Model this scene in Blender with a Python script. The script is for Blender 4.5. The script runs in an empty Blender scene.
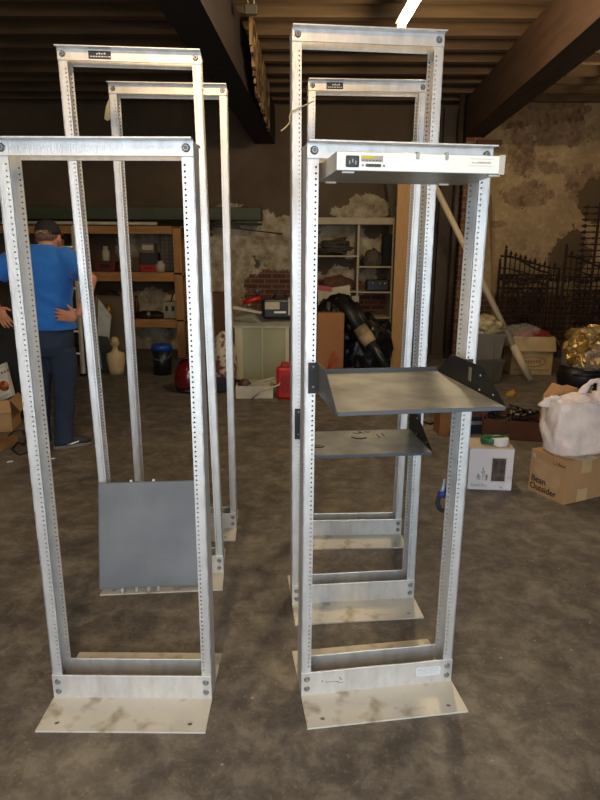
import bpy, bmesh, math, random
from mathutils import Vector, Matrix, Euler, noise
C = bpy.context.scene.collection
R = math.radians
random.seed(7)

# ------------------------------------------------------------------ camera, light, exposure
F_PX, PITCH, ROLL, CAM_H = 594.47, 0.2420, 0.0043, 1.4136
cam_d = bpy.data.cameras.new('camera'); cam = bpy.data.objects.new('camera', cam_d); C.objects.link(cam)
cam_d.sensor_fit = 'VERTICAL'; cam_d.sensor_height = 24; cam_d.lens = 24*F_PX/800
cam_d.clip_start = 0.05; cam_d.clip_end = 60
cam.location = (0, 0, CAM_H)
cam.rotation_mode = 'XYZ'
cam.matrix_world = Matrix.Translation((0, 0, CAM_H)) @ Matrix.Rotation(math.pi/2-PITCH, 4, 'X') @ Matrix.Rotation(ROLL, 4, 'Z')
bpy.context.scene.camera = cam
vs = bpy.context.scene.view_settings
vs.view_transform = 'Standard'; vs.look = 'None'; vs.gamma = 1; vs.use_curve_mapping = False
vs.exposure = 0.03
w = bpy.data.worlds.new('sky'); bpy.context.scene.world = w; w.use_nodes = True
w.node_tree.nodes['Background'].inputs[0].default_value = (0.75, 0.87, 1.0, 1)
w.node_tree.nodes['Background'].inputs[1].default_value = 2.2

def area(name, loc, rot, sx, sy, power, col):
    l = bpy.data.lights.new(name, 'AREA'); l.shape = 'RECTANGLE'; l.size = sx; l.size_y = sy
    l.energy = power; l.color = col
    o = bpy.data.objects.new(name, l); C.objects.link(o); o.location = loc; o.rotation_euler = rot
    return o
DOOR_Y = -1.1
area('daylight_through_door', (0.3, DOOR_Y-0.1, 1.17), (R(90), 0, 0), 4.4, 2.3, 58, (0.77, 0.885, 1.0))

# ------------------------------------------------------------------ pixel helpers (where a thing in the photo stands)
def ray(u, v):
    a, b = (u-300)/F_PX, (v-400)/F_PX
    cr, sr = math.cos(ROLL), math.sin(ROLL)
    a, b = a*cr+b*sr, -a*sr+b*cr
    cp, sp = math.cos(PITCH), math.sin(PITCH)
    return Vector((a, cp - b*sp, -sp - b*cp))
def at(u, v, Y):
    d = ray(u, v); t = Y/d.y
    return Vector((d.x*t, Y, CAM_H+d.z*t))
def fl(u, v, z=0.0):
    d = ray(u, v); t = (z-CAM_H)/d.z
    return Vector((d.x*t, d.y*t, z))

# ------------------------------------------------------------------ materials
def lin(c):
    return tuple(((x/255+0.055)/1.055)**2.4 if x > 10 else x/255/12.92 for x in c)+(1,)
MATS = {}
def mat(name, col, rough=0.6, metal=0.0, var=0.12, scale=8, bump=0.0, bscale=60, col2=None, stretch=(1,1,1), coat=0, alpha=1, trans=0, emit=None, es=0, detail=5, lo=.35, hi=.65, sheen=0):
    if name in MATS: return MATS[name]
    m = bpy.data.materials.new(name); m.use_nodes = True; nt = m.node_tree
    b = nt.nodes['Principled BSDF']
    b.inputs['Roughness'].default_value = rough; b.inputs['Metallic'].default_value = metal
    b.inputs['Coat Weight'].default_value = coat; b.inputs['Alpha'].default_value = alpha
    b.inputs['Transmission Weight'].default_value = trans
    if sheen: b.inputs['Sheen Weight'].default_value = sheen
    c = lin(col); c2 = lin(col2) if col2 else tuple(x*(1-var*2) for x in c[:3])+(1,)
    tc = nt.nodes.new('ShaderNodeTexCoord'); mp = nt.nodes.new('ShaderNodeMapping'); mp.inputs['Scale'].default_value = stretch
    nt.links.new(tc.outputs['Object'], mp.inputs[0])
    n = nt.nodes.new('ShaderNodeTexNoise'); n.inputs['Scale'].default_value = scale; n.inputs['Detail'].default_value = detail
    nt.links.new(mp.outputs[0], n.inputs['Vector'])
    r = nt.nodes.new('ShaderNodeValToRGB'); r.color_ramp.elements[0].position = lo; r.color_ramp.elements[1].position = hi
    r.color_ramp.elements[0].color = c2; r.color_ramp.elements[1].color = c
    nt.links.new(n.outputs['Fac'], r.inputs[0]); nt.links.new(r.outputs[0], b.inputs['Base Color'])
    if bump:
        n2 = nt.nodes.new('ShaderNodeTexNoise'); n2.inputs['Scale'].default_value = bscale; n2.inputs['Detail'].default_value = 4
        nt.links.new(mp.outputs[0], n2.inputs['Vector'])
        bp = nt.nodes.new('ShaderNodeBump'); bp.inputs['Strength'].default_value = bump; bp.inputs['Distance'].default_value = 0.01
        nt.links.new(n2.outputs['Fac'], bp.inputs['Height']); nt.links.new(bp.outputs[0], b.inputs['Normal'])
    if emit:
        b.inputs['Emission Color'].default_value = lin(emit); b.inputs['Emission Strength'].default_value = es
    MATS[name] = m
    return m

ALU = mat('aluminium', (218, 217, 214), .38, .6, .06, 16, .08, 90, stretch=(2, 2, .7), col2=(196, 195, 192), lo=.3, hi=.7)
ALUD = mat('aluminium_dirty', (205, 201, 188), .55, .25, .1, 11, .05, 60, col2=(165, 154, 132), lo=.34, hi=.46)
STEEL = mat('bolt_steel', (150, 150, 148), .35, .6, .05)
TRAY = mat('shelf_grey_paint', (150, 150, 140), .55, .1, .1, 8, .04, 60, col2=(116, 116, 110), lo=.36, hi=.62)
TRAYD = mat('shelf_dark_paint', (48, 50, 54), .45, .2, .1, 12)
TRAYB = mat('shelf_slate_paint', (112, 114, 116), .5, .2, .08, 4, .03, 60, col2=(96, 98, 101))
BLACK = mat('black_paint', (22, 22, 24), .45, 0, .1)
BLACKM = mat('black_matte', (14, 14, 15), .85, 0, .1)
WOOD = mat('pine_wood', (176, 126, 72), .7, 0, .15, 5, .1, 40, stretch=(1, 8, 8))
WOODV = mat('pine_post', (176, 124, 68), .65, 0, .12, 5, .1, 40, stretch=(8, 8, 1))
OAK = mat('orange_wood', (176, 130, 66), .5, 0, .12, 6, .05, 40, stretch=(10, 10, 1))
CARD = mat('cardboard', (172, 134, 92), .85, 0, .05, 5, .03, 90)
CARDD = mat('cardboard_dark', (150, 108, 66), .85, 0, .08, 5)
WHITEP = mat('white_plastic', (215, 212, 205), .45, 0, .04)
OFFW = mat('off_white', (190, 180, 158), .7, 0, .08)
BEAM = mat('old_timber', (104, 80, 52), .85, 0, .2, 3, .25, 30, stretch=(.6, 5, 5))
BEAMY = mat('old_timber_girder', (76, 52, 32), .8, 0, .2, 3, .25, 30, stretch=(5, .6, 5))
IRON = mat('rusty_iron', (52, 34, 24), .75, .3, .2, 20, .2, 80)
BAG = mat('black_bin_bag', (15, 15, 16), .36, 0, .1, 6, .8, 16)
RED = mat('red_plastic', (180, 26, 24), .4, 0, .1)
GREY = mat('grey_tote', (112, 104, 92), .6, 0, .08)
GREYD = mat('dark_grey_tote', (80, 74, 66), .6, 0, .08)
TEXTK = mat('black_ink', (24, 22, 20), .7, 0, .02)
TEXTW = mat('white_ink', (225, 225, 220), .6, 0, .02)
TAPE = mat('packing_tape', (196, 164, 120), .35, 0, .04)

# ------------------------------------------------------------------ mesh helpers
class MB:
    def __init__(s): s.bm = bmesh.new(); s.mi = 0
    def _mark(s, fs):
        for f in fs: f.material_index = s.mi
    def box(s, x0, y0, z0, x1, y1, z1, M=None, bev=0):
        r = bmesh.ops.create_cube(s.bm, size=1)
        vs_ = r['verts']
        for v in vs_:
            v.co = Vector((x0+(v.co.x+.5)*(x1-x0), y0+(v.co.y+.5)*(y1-y0), z0+(v.co.z+.5)*(z1-z0)))
            if M: v.co = M @ v.co
        fs = {f for v in vs_ for f in v.link_faces}; s._mark(fs)
        if bev:
            es = {e for v in vs_ for e in v.link_edges}
            g = bmesh.ops.bevel(s.bm, geom=list(es), offset=bev, segments=2, affect='EDGES', profile=.5)
            s._mark(g['faces'])
        return s
    def poly(s, pts, th, M=None):
        """prism: pts list of Vector, extruded by vector th"""
        a = [s.bm.verts.new((M @ Vector(p)) if M else p) for p in pts]
        t = Vector(th)
        b = [s.bm.verts.new((M @ (Vector(p)+t)) if M else Vector(p)+t) for p in pts]
        n = len(a); fs = [s.bm.faces.new(a[::-1]), s.bm.faces.new(b)]
        for i in range(n): fs.append(s.bm.faces.new((a[i], a[(i+1) % n], b[(i+1) % n], b[i])))
        s._mark(fs); return s
    def tube(s, pts, r, seg=8, cap=True, flat=1.0):
        pts = [Vector(p) for p in pts]; n = len(pts)
        rs = r if isinstance(r, (list, tuple)) else [r]*n
        rings = []; ref = None
        for i, p in enumerate(pts):
            d = (pts[min(i+1, n-1)]-pts[max(i-1, 0)]).normalized()
            if ref is None:
                ref = Vector((0, 0, 1)) if abs(d.z) < .9 else Vector((1, 0, 0))
            a = d.cross(ref)
            if a.length < 1e-5: a = d.cross(Vector((0, 1, 0)))
            a.normalize(); b = d.cross(a).normalized(); ref = -b if False else a.cross(d).normalized()
            rings.append([s.bm.verts.new(p+(a*math.cos(t)*flat+b*math.sin(t))*rs[i]) for t in [2*math.pi*k/seg for k in range(seg)]])
        fs = []
        for i in range(n-1):
            for k in range(seg):
                fs.append(s.bm.faces.new((rings[i][k], rings[i][(k+1) % seg], rings[i+1][(k+1) % seg], rings[i+1][k])))
        if cap: fs += [s.bm.faces.new(rings[0][::-1]), s.bm.faces.new(rings[-1])]
        for f in fs: f.smooth = seg > 6
        s._mark(fs); return s
    def loft(s, secs, seg=20, cap=True):
        """secs: (center, rx, ry, [xaxis], [yaxis])"""
        rings = []
        for c in secs:
            p = Vector(c[0]); X = Vector(c[3]) if len(c) > 3 else Vector((1, 0, 0)); Y = Vector(c[4]) if len(c) > 4 else Vector((0, 1, 0))
            rings.append([s.bm.verts.new(p+X*c[1]*math.cos(2*math.pi*k/seg)+Y*c[2]*math.sin(2*math.pi*k/seg)) for k in range(seg)])
        fs = []
        for i in range(len(rings)-1):
            for k in range(seg):
                fs.append(s.bm.faces.new((rings[i][k], rings[i][(k+1) % seg], rings[i+1][(k+1) % seg], rings[i+1][k])))
        if cap: fs += [s.bm.faces.new(rings[0][::-1]), s.bm.faces.new(rings[-1])]
        for f in fs: f.smooth = True
        s._mark(fs); return s
    def sph(s, c, r, sub=2, M=None):
        g = bmesh.ops.create_icosphere(s.bm, subdivisions=sub, radius=1)
        rr = r if isinstance(r, (list, tuple)) else (r, r, r)
        for v in g['verts']:
            q = Vector((v.co.x*rr[0], v.co.y*rr[1], v.co.z*rr[2]))
            if M: q = M @ q
            v.co = q+Vector(c)
        fs = {f for v in g['verts'] for f in v.link_faces}
        for f in fs: f.smooth = True
        s._mark(fs); return s
    def plate(s, cells, O, U, V, N, th):
        """cells: (u0,u1,v0,v1,hole or None) hole=(cu,cv,r); plate from O, thickness th along N"""
        O, U, V, N = map(Vector, (O, U, V, N)); bm = s.bm; cache = {}
        def vt(u, v, k):
            key = (round(u, 6), round(v, 6), k)
            if key not in cache: cache[key] = bm.verts.new(O+U*u+V*v+N*(th*k))
            return cache[key]
        fs = []
        for u0, u1, v0, v1, h in cells:
            if h is None:
                fs.append(bm.faces.new([vt(u0, v0, 0), vt(u1, v0, 0), vt(u1, v1, 0), vt(u0, v1, 0)]))
                fs.append(bm.faces.new([vt(u0, v0, 1), vt(u0, v1, 1), vt(u1, v1, 1), vt(u1, v0, 1)]))
            else:
                cu, cv, r = h
                o = [(u1, cv), (u1, v1), (cu, v1), (u0, v1), (u0, cv), (u0, v0), (cu, v0), (u1, v0)]
                i_ = [(cu+r*math.cos(t*math.pi/4), cv+r*math.sin(t*math.pi/4)) for t in range(8)]
                for t in range(8):
                    q = (t+1) % 8
                    fs.append(bm.faces.new([vt(*i_[t], 0), vt(*o[t], 0), vt(*o[q], 0), vt(*i_[q], 0)]))
                    fs.append(bm.faces.new([vt(*i_[t], 1), vt(*i_[q], 1), vt(*o[q], 1), vt(*o[t], 1)]))
                    fs.append(bm.faces.new([vt(*i_[t], 0), vt(*i_[q], 0), vt(*i_[q], 1), vt(*i_[t], 1)]))
        us = [c[0] for c in cells]+[c[1] for c in cells]; vv = [c[2] for c in cells]+[c[3] for c in cells]
        a, b, c, d = min(us), max(us), min(vv), max(vv)
        for p, q in (((a, c), (b, c)), ((b, c), (b, d)), ((b, d), (a, d)), ((a, d), (a, c))):
            v4 = [bm.verts.new(O+U*p[0]+V*p[1]), bm.verts.new(O+U*q[0]+V*q[1]), bm.verts.new(O+U*q[0]+V*q[1]+N*th), bm.verts.new(O+U*p[0]+V*p[1]+N*th)]
            fs.append(bm.faces.new(v4))
        s._mark(fs); return s
    def xf(s, fn):
        for v in s.bm.verts: v.co = fn(v.co)
        return s
    def build(s, name, mats, parent=None, recalc=True):
        me = bpy.data.meshes.new(name)
        if recalc: bmesh.ops.recalc_face_normals(s.bm, faces=s.bm.faces[:])
        s.bm.to_mesh(me); s.bm.free()
        for m in (mats if isinstance(mats, (list, tuple)) else [mats]): me.materials.append(m)
        o = bpy.data.objects.new(name, me); C.objects.link(o)
        if parent: o.parent = parent
        return o
def tag(o, label=None, cat=None, group=None, kind=None):
    if label: o['label'] = label
    if cat: o['category'] = cat
    if group: o['group'] = group
    if kind: o['kind'] = kind
    return o
def empty(name, loc=(0, 0, 0), rz=0, label=None, cat=None, group=None):
    o = bpy.data.objects.new(name, None); o.empty_display_size = .1; C.objects.link(o)
    o.location = loc; o.rotation_euler = (0, 0, rz)
    return tag(o, label, cat, group)
def modmesh(o, mods, name=None):
    """apply modifiers through the depsgraph"""
    for t, kw in mods:
        m = o.modifiers.new(t, t)
        for k, v in kw.items(): setattr(m, k, v)
    dg = bpy.context.evaluated_depsgraph_get(); dg.update()
    me = bpy.data.meshes.new_from_object(o.evaluated_get(dg))
    o.modifiers.clear(); old = o.data; o.data = me
    if not me.materials:
        for m in old.materials: me.materials.append(m)
    for p in me.polygons: p.use_smooth = True
    return o
def text(name, body, size, M, m, parent, ext=0.0006, bold=0.0):
    cu = bpy.data.curves.new(name, 'FONT'); cu.body = body; cu.size = size; cu.extrude = ext; cu.offset = bold
    o = bpy.data.objects.new(name, cu); C.objects.link(o)
    dg = bpy.context.evaluated_depsgraph_get(); dg.update()
    me = bpy.data.meshes.new_from_object(o.evaluated_get(dg)); bpy.data.objects.remove(o)
    me.materials.clear(); me.materials.append(m)
    o = bpy.data.objects.new(name, me); C.objects.link(o); o.parent = parent; o.matrix_local = M
    return o
FRONT = Matrix.Rotation(math.pi/2, 4, 'X')     # text plane facing -Y
def crumple(mb, c, r, seed=0, amp=.12, sub=4, fr=2.2, flatbot=True):
    g = bmesh.ops.create_icosphere(mb.bm, subdivisions=sub, radius=1)
    for v in g['verts']:
        d = v.co.copy(); o = Vector((seed*3.1, seed*1.7, seed))
        n1 = noise.noise(d*fr+o); n2 = 1-abs(noise.noise(d*fr*2.3+o*2))*2; n3 = 1-abs(noise.noise(d*fr*5+o*3))*2
        k = 1+amp*(n1*1.1+n2*.55+n3*.22)
        q = Vector((d.x*r[0]*k, d.y*r[1]*k, d.z*r[2]*k))
        if flatbot and q.z < -r[2]*.8: q.z = -r[2]*.8
        v.co = q+Vector(c)
        if flatbot: v.co.z += -r[2]*.2
    fs = {f for v in g['verts'] for f in v.link_faces}
    for f in fs: f.smooth = True
    mb._mark(fs)

# ------------------------------------------------------------------ procedural room surfaces
def nodes_mat(name):
    m = bpy.data.materials.new(name); m.use_nodes = True
    return m, m.node_tree, m.node_tree.nodes['Principled BSDF']
def N(nt, t, **kw):
    n = nt.nodes.new(t)
    for k, v in kw.items(): setattr(n, k, v)
    return n
def math_(nt, op, a, b=None):
    n = N(nt, 'ShaderNodeMath', operation=op)
    for i, x in enumerate((a, b)):
        if x is None: continue
        if isinstance(x, (int, float)): n.inputs[i].default_value = x
        else: nt.links.new(x, n.inputs[i])
    return n.outputs[0]
def noise_(nt, co, scale, detail=6, rough=.55):
    n = N(nt, 'ShaderNodeTexNoise'); n.inputs['Scale'].default_value = scale; n.inputs['Detail'].default_value = detail
    n.inputs['Roughness'].default_value = rough; nt.links.new(co, n.inputs['Vector']); return n.outputs['Fac']
def ramp(nt, fac, stops):
    r = N(nt, 'ShaderNodeValToRGB'); e = r.color_ramp.elements
    while len(e) < len(stops): e.new(.5)
    for i, (p, c) in enumerate(stops): e[i].position = p; e[i].color = lin(c)
    nt.links.new(fac, r.inputs[0]); return r.outputs[0]
def step(nt, fac, lo, hi):
    n = N(nt, 'ShaderNodeMapRange'); n.inputs[1].default_value = lo; n.inputs[2].default_value = hi; n.clamp = True
    nt.links.new(fac, n.inputs[0]); return n.outputs[0]
def mix(nt, f, a, b):
    n = N(nt, 'ShaderNodeMix', data_type='RGBA')
    if isinstance(f, (int, float)): n.inputs[0].default_value = f
    else: nt.links.new(f, n.inputs[0])
    for i, x in ((6, a), (7, b)):
        if isinstance(x, tuple): n.inputs[i].default_value = lin(x)
        else: nt.links.new(x, n.inputs[i])
    return n.outputs[2]
def patch(nt, co, nz, c, rx, rz, am=.6):
    """soft-edged ragged patch on a wall: 1 inside, 0 outside"""
    s = N(nt, 'ShaderNodeSeparateXYZ'); nt.links.new(co, s.inputs[0])
    dx = math_(nt, 'DIVIDE', math_(nt, 'SUBTRACT', s.outputs[0], c[0]), rx)
    dz = math_(nt, 'DIVIDE', math_(nt, 'SUBTRACT', s.outputs[2], c[1]), rz)
    d = math_(nt, 'SQRT', math_(nt, 'ADD', math_(nt, 'MULTIPLY', dx, dx), math_(nt, 'MULTIPLY', dz, dz)))
    d = math_(nt, 'ADD', d, math_(nt, 'MULTIPLY', math_(nt, 'SUBTRACT', nz, .5), am*3.4))
    d = math_(nt, 'ADD', d, math_(nt, 'MULTIPLY', math_(nt, 'SUBTRACT', noise_(nt, co, 5, 10, .65), .5), 2.0))
    return step(nt, d, 1.04, .98)
def bump_(nt, b, h, st, dist=.01):
    bp = N(nt, 'ShaderNodeBump'); bp.inputs['Strength'].default_value = st; bp.inputs['Distance'].default_value = dist
    nt.links.new(h, bp.inputs['Height']); nt.links.new(bp.outputs[0], b.inputs['Normal'])

def floor_mat():
    m, nt, b = nodes_mat('stained_concrete'); co = N(nt, 'ShaderNodeTexCoord').outputs['Object']
    a = noise_(nt, co, .9, 6, .6); c = noise_(nt, co, 2.6, 12, .72); d = noise_(nt, co, 9, 10, .75); g = noise_(nt, co, 1.3, 12, .75); h = noise_(nt, co, 60, 4, .6)
    for q_, dd_ in ((c, .15), (d, .3), (g, .2)): q_.node.inputs['Distortion'].default_value = dd_
    base = ramp(nt, a, [(.32, (76, 71, 65)), (.5, (98, 88, 75)), (.68, (118, 106, 89))])
    blot = ramp(nt, c, [(.38, (48, 45, 41)), (.5, (94, 88, 79)), (.62, (136, 127, 112))])
    fine = ramp(nt, d, [(.40, (44, 41, 38)), (.5, (98, 92, 84)), (.60, (150, 142, 128))])
    col = mix(nt, .48, base, blot); col = mix(nt, .36, col, fine)
    col = mix(nt, math_(nt, 'MULTIPLY', step(nt, g, .52, .66), .45), col, (50, 44, 38))
    col = mix(nt, math_(nt, 'MULTIPLY', step(nt, h, .58, .70), .3), col, (168, 156, 138))
    v = N(nt, 'ShaderNodeTexVoronoi'); v.inputs['Scale'].default_value = 9; v.inputs['Randomness'].default_value = 1; nt.links.new(co, v.inputs['Vector'])
    col = mix(nt, math_(nt, 'MULTIPLY', step(nt, v.outputs['Distance'], .05, .03), .7), col, (180, 170, 155))
    nt.links.new(col, b.inputs['Base Color'])
    n = N(nt, 'ShaderNodeMapRange'); n.inputs[1].default_value = .3; n.inputs[2].default_value = .7; n.inputs[3].default_value = .42; n.inputs[4].default_value = .75
    nt.links.new(g, n.inputs[0]); nt.links.new(n.outputs[0], b.inputs['Roughness'])
    bump_(nt, b, math_(nt, 'ADD', c, math_(nt, 'MULTIPLY', d, .6)), .4, .012)
    return m
def brick_col(nt, co, c1=(118, 66, 44), c2=(90, 50, 36), mo=(120, 104, 84)):
    mp = N(nt, 'ShaderNodeMapping'); mp.inputs['Rotation'].default_value = (R(90), 0, 0); nt.links.new(co, mp.inputs[0])
    br = N(nt, 'ShaderNodeTexBrick'); nt.links.new(mp.outputs[0], br.inputs['Vector'])
    br.inputs['Scale'].default_value = 1; br.inputs['Brick Width'].default_value = .21; br.inputs['Row Height'].default_value = .075
    br.inputs['Mortar Size'].default_value = .009
    br.inputs['Color1'].default_value = lin(c1); br.inputs['Color2'].default_value = lin(c2); br.inputs['Mortar'].default_value = lin(mo)
    return br.outputs['Color'], br.outputs['Fac']
def wall_left_mat():
    """brown painted wall, flaked to pale plaster and brick in places"""
    m, nt, b = nodes_mat('brown_painted_wall'); co = N(nt, 'ShaderNodeTexCoord').outputs['Object']
    n1 = noise_(nt, co, 2.2, 8, .6); n2 = noise_(nt, co, 7, 8, .65); n3 = noise_(nt, co, 1.2, 7, .6)
    paint = ramp(nt, n1, [(.3, (84, 68, 50)), (.7, (104, 87, 66))])
    plaster = ramp(nt, n2, [(.32, (128, 108, 80)), (.5, (172, 156, 128)), (.66, (200, 188, 164))])
    bc, bf = brick_col(nt, co)
    col = paint
    W = WALL_Y
    def P(u, v, ru, rv, am=.45):
        p = at(u, v, W); k = W*.97/F_PX
        return patch(nt, co, n3 if am < .5 else n2, (p.x, p.z), ru*k, rv*k, am)
    for a in ((272, 242, 32, 28), (232, 275, 30, 60), (372, 208, 20, 11), (352, 212, 16, 6), (345, 240, 26, 17), (380, 250, 16, 14), (150, 305, 46, 15), (150, 345, 50, 22), (150, 248, 34, 18), (350, 285, 30, 18)):
        col = mix(nt, P(*a), col, plaster)
    for a in ((275, 295, 30, 24, .3), (345, 300, 50, 20, .3)):
        col = mix(nt, P(*a), col, bc)
    nt.links.new(col, b.inputs['Base Color']); b.inputs['Roughness'].default_value = .85
    bump_(nt, b, n2, .4, .02)
    return m
def wall_right_mat():
    """tan plaster flaking off old brick"""
    m, nt, b = nodes_mat('peeling_plaster_wall'); co = N(nt, 'ShaderNodeTexCoord').outputs['Object']
    n1 = noise_(nt, co, 2.0, 9, .6); n2 = noise_(nt, co, 6, 9, .7); n3 = noise_(nt, co, 1.7, 8, .65); n4 = noise_(nt, co, 16, 6, .6)
    tan = ramp(nt, n1, [(.3, (142, 116, 82)), (.5, (166, 140, 102)), (.7, (188, 164, 124))])
    tan = mix(nt, math_(nt, 'MULTIPLY', step(nt, n4, .5, .7), .3), tan, (206, 188, 154))
    dark = ramp(nt, n2, [(.35, (92, 66, 50)), (.6, (134, 106, 80))])
    bc, bf = brick_col(nt, co, (96, 58, 38), (74, 46, 32), (110, 92, 68))
    W = WALL_Y
    def P(u, v, ru, rv, am=.45, nz=None):
        p = at(u, v, W); k = W*.97/F_PX
        return patch(nt, co, nz or n2, (p.x, p.z), ru*k, rv*k, am)
    col = mix(nt, math_(nt, 'MULTIPLY', step(nt, n3, .54, .6), .75), tan, dark)
    sep = N(nt, 'ShaderNodeSeparateXYZ'); nt.links.new(co, sep.inputs[0])
    hi = step(nt, math_(nt, 'ADD', sep.outputs[2], math_(nt, 'MULTIPLY', n2, 1.2)), 3.05, 3.15)
    col = mix(nt, math_(nt, 'MULTIPLY', step(nt, math_(nt, 'SUBTRACT', hi, .0), .5, .6), .0), col, dark)
    fade = math_(nt, 'ADD', math_(nt, 'MULTIPLY', step(nt, n4, .38, .6), .55), .35)
    for a in ((530, 112, 60, 12, .5), (560, 130, 30, 16, .5), (528, 195, 24, 12, .45), (498, 224, 8, 4, .4), (520, 150, 14, 22, .6), (590, 190, 22, 20, .3)):
        col = mix(nt, math_(nt, 'MULTIPLY', P(*a), fade), col, dark)
    for a in ((572, 258, 20, 26, .25, n3), (596, 200, 18, 20, .2, n3)):
        col = mix(nt, P(*a), col, (96, 78, 54))
    zb = at(500, 292, W).z
    low = step(nt, math_(nt, 'ADD', sep.outputs[2], math_(nt, 'MULTIPLY', math_(nt, 'SUBTRACT', n3, .5), .5)), zb+.03, zb-.03)
    col = mix(nt, low, col, bc)
    nt.links.new(col, b.inputs['Base Color']); b.inputs['Roughness'].default_value = .9
    bump_(nt, b, n2, .5, .03)
    return m

# ------------------------------------------------------------------ the room
WALL_Y = 8.9; CEIL = 3.58; XL, XR = -5.6, 5.6
def struct(name, mb, m): return tag(mb.build(name, m), kind='structure')
XM = at(470, 200, WALL_Y).x
struct('floor_outside', MB().box(-12, -14, -.12, 12, DOOR_Y-.2, -.01), mat('pale_paving', (176, 172, 164), .9, 0, .05, 2))
struct('floor', MB().box(XL-.2, DOOR_Y-.2, -.1, XR+.2, WALL_Y+.2, 0), floor_mat())
struct('wall_back', MB().box(XL-.2, WALL_Y, 0, XM, WALL_Y+.2, CEIL), wall_left_mat())
struct('wall_back_right', MB().box(XM, WALL_Y, 0, XR+.2, WALL_Y+.2, CEIL), wall_right_mat())
struct('wall_left', MB().box(XL-.2, DOOR_Y, 0, XL, WALL_Y, CEIL), mat('side_wall', (92, 78, 60), .9, 0, .2, 3, .3, 20))
struct('wall_right', MB().box(XR, DOOR_Y, 0, XR+.2, WALL_Y, CEIL), MATS['side_wall'])
fw = MB(); fw.box(XL, DOOR_Y-.2, 0, -2.0, DOOR_Y, CEIL); fw.box(2.6, DOOR_Y-.2, 0, XR, DOOR_Y, CEIL); fw.box(-2.0, DOOR_Y-.2, 2.35, 2.6, DOOR_Y, CEIL)
struct('wall_front', fw, mat('front_wall', (190, 172, 140), .9, 0, .1, 3))
struct('ceiling', MB().box(XL-.2, DOOR_Y-.2, CEIL, XR+.2, WALL_Y+.2, CEIL+.1), mat('ceiling_boards', (70, 48, 30), .9, 0, .2, 4, .3, 20, stretch=(5, .6, 1)))
k = 0; y = 8.55
while y > 1.2:
    k += 1; jx = random.uniform(-.01, .01)
    struct('trim_%d' % k, MB().box(XL, y-.042, 3.37+jx, XR, y+.042, CEIL), BEAM); y -= .40
gm = MB()
a0, a1 = at(470, 128, 8.1), at(600, 17, 4.34)
d = Vector((a1.x-a0.x, a1.y-a0.y, 0)).normalized(); n_ = Vector((d.y, -d.x, 0))
def girder(name, P0, wd, z0, z1, ext0, ext1, m):
    g = MB(); p = Vector((P0.x, P0.y, 0))-d*ext0; q = Vector((P0.x, P0.y, 0))+d*ext1; s = Vector((wd, 0, 0))
    g.poly([p+Vector((0, 0, z0)), p+s+Vector((0, 0, z0)), q+s+Vector((0, 0, z0)), q+Vector((0, 0, z0))], (0, 0, z1-z0))
    return struct(name, g, m)
girder('trim_%d' % (k+1), a0, .27, 2.91, 3.37, .8, 6.5, BEAMY)
b0 = at(246, 131, 8.0)
girder('trim_%d' % (k+2), b0, .28, b0.z, 3.37, .9, 6.5, mat('dark_girder', (44, 32, 22), .85, 0, .2, 4, .3, 20))

# ------------------------------------------------------------------ fluorescent fitting
def tube_light(c, L, rz, label):
    t = empty('fluorescent_light', c, rz, label, 'ceiling light', 'fluorescent battens under the joists')
    MB().box(-.045, -L/2, -.0, .045, L/2, .05, bev=.006).build('housing', mat('fitting_white', (190, 185, 170), .5), t)
    MB().tube([(0, -L/2+.03, -.025), (0, L/2-.03, -.025)], .02, 12).build('tube', mat('lamp_tube', (255, 250, 235), emit=(255, 232, 190), es=14), t)
    for q in (-L/2, L/2-.03): MB().box(-.03, q, -.05, .03, q+.03, 0).build('end_cap', MATS['fitting_white'], t)
    for s in (-1, 1): MB().tube([(0, s*L*.35, .05), (0, s*L*.35, 3.37-c[2])], .005, 6).build('hanger', BLACK, t)
    return t
tp = at(401, 24, 4.9)
tube_light((tp.x+.033, tp.y-.62, tp.z), 1.25, R(3), 'lit fluorescent tube under the joists above the tall right rack')
tube_light((-1.9, 2.6, 3.1), 1.25, 0, 'added unseen fluorescent tube overhead outside the left of the view')  # unseen tube, added for warm light on the ceiling
def lamp(loc, p, col=(1, .78, .50)):
    for q in (-.4, 0, .4):
        l = bpy.data.lights.new('tube_glow', 'POINT'); l.energy = p/3; l.color = col; l.shadow_soft_size = .04
        o = bpy.data.objects.new('tube_glow', l); C.objects.link(o); o.location = (loc[0], loc[1]+q, loc[2])
lamp((tp.x+.033, tp.y-.62, tp.z-.12), 105)
tube_light((-.3, -.1, 3.1), 1.25, 0, 'fluorescent tube above the viewpoint, outside the view')
lamp((-1.9, 2.6, 2.98), 20); lamp((-.3, -.1, 2.98), 125, (1, .70, .38))  # the first lamp serves the added left tube
tube_light((3.4, 6.6, 3.1), 1.25, 0, 'added unseen fluorescent tube beyond the right girder'); lamp((3.4, 6.6, 2.9), 20)  # tube and lamp added out of view to brighten the right back wall
# small junction box hanging on a cord from the ceiling
j = at(251, 10, 5.2)
jb = empty('junction_box', (j.x, j.y, j.z), 0, 'small metal junction box hanging under the joists beside the dark girder', 'electrical box')
MB().box(-.05, -.03, -.035, .05, .03, .035, bev=.008).build('box', mat('box_grey', (96, 90, 80), .5, .5), jb)
for s in (-1, 1): MB().tube([(s*.02, 0, .03), (s*.03, 0, .1), (s*.025, 0, 3.39-j.z)], .004, 6).build('cord', OFFW, jb)
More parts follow.
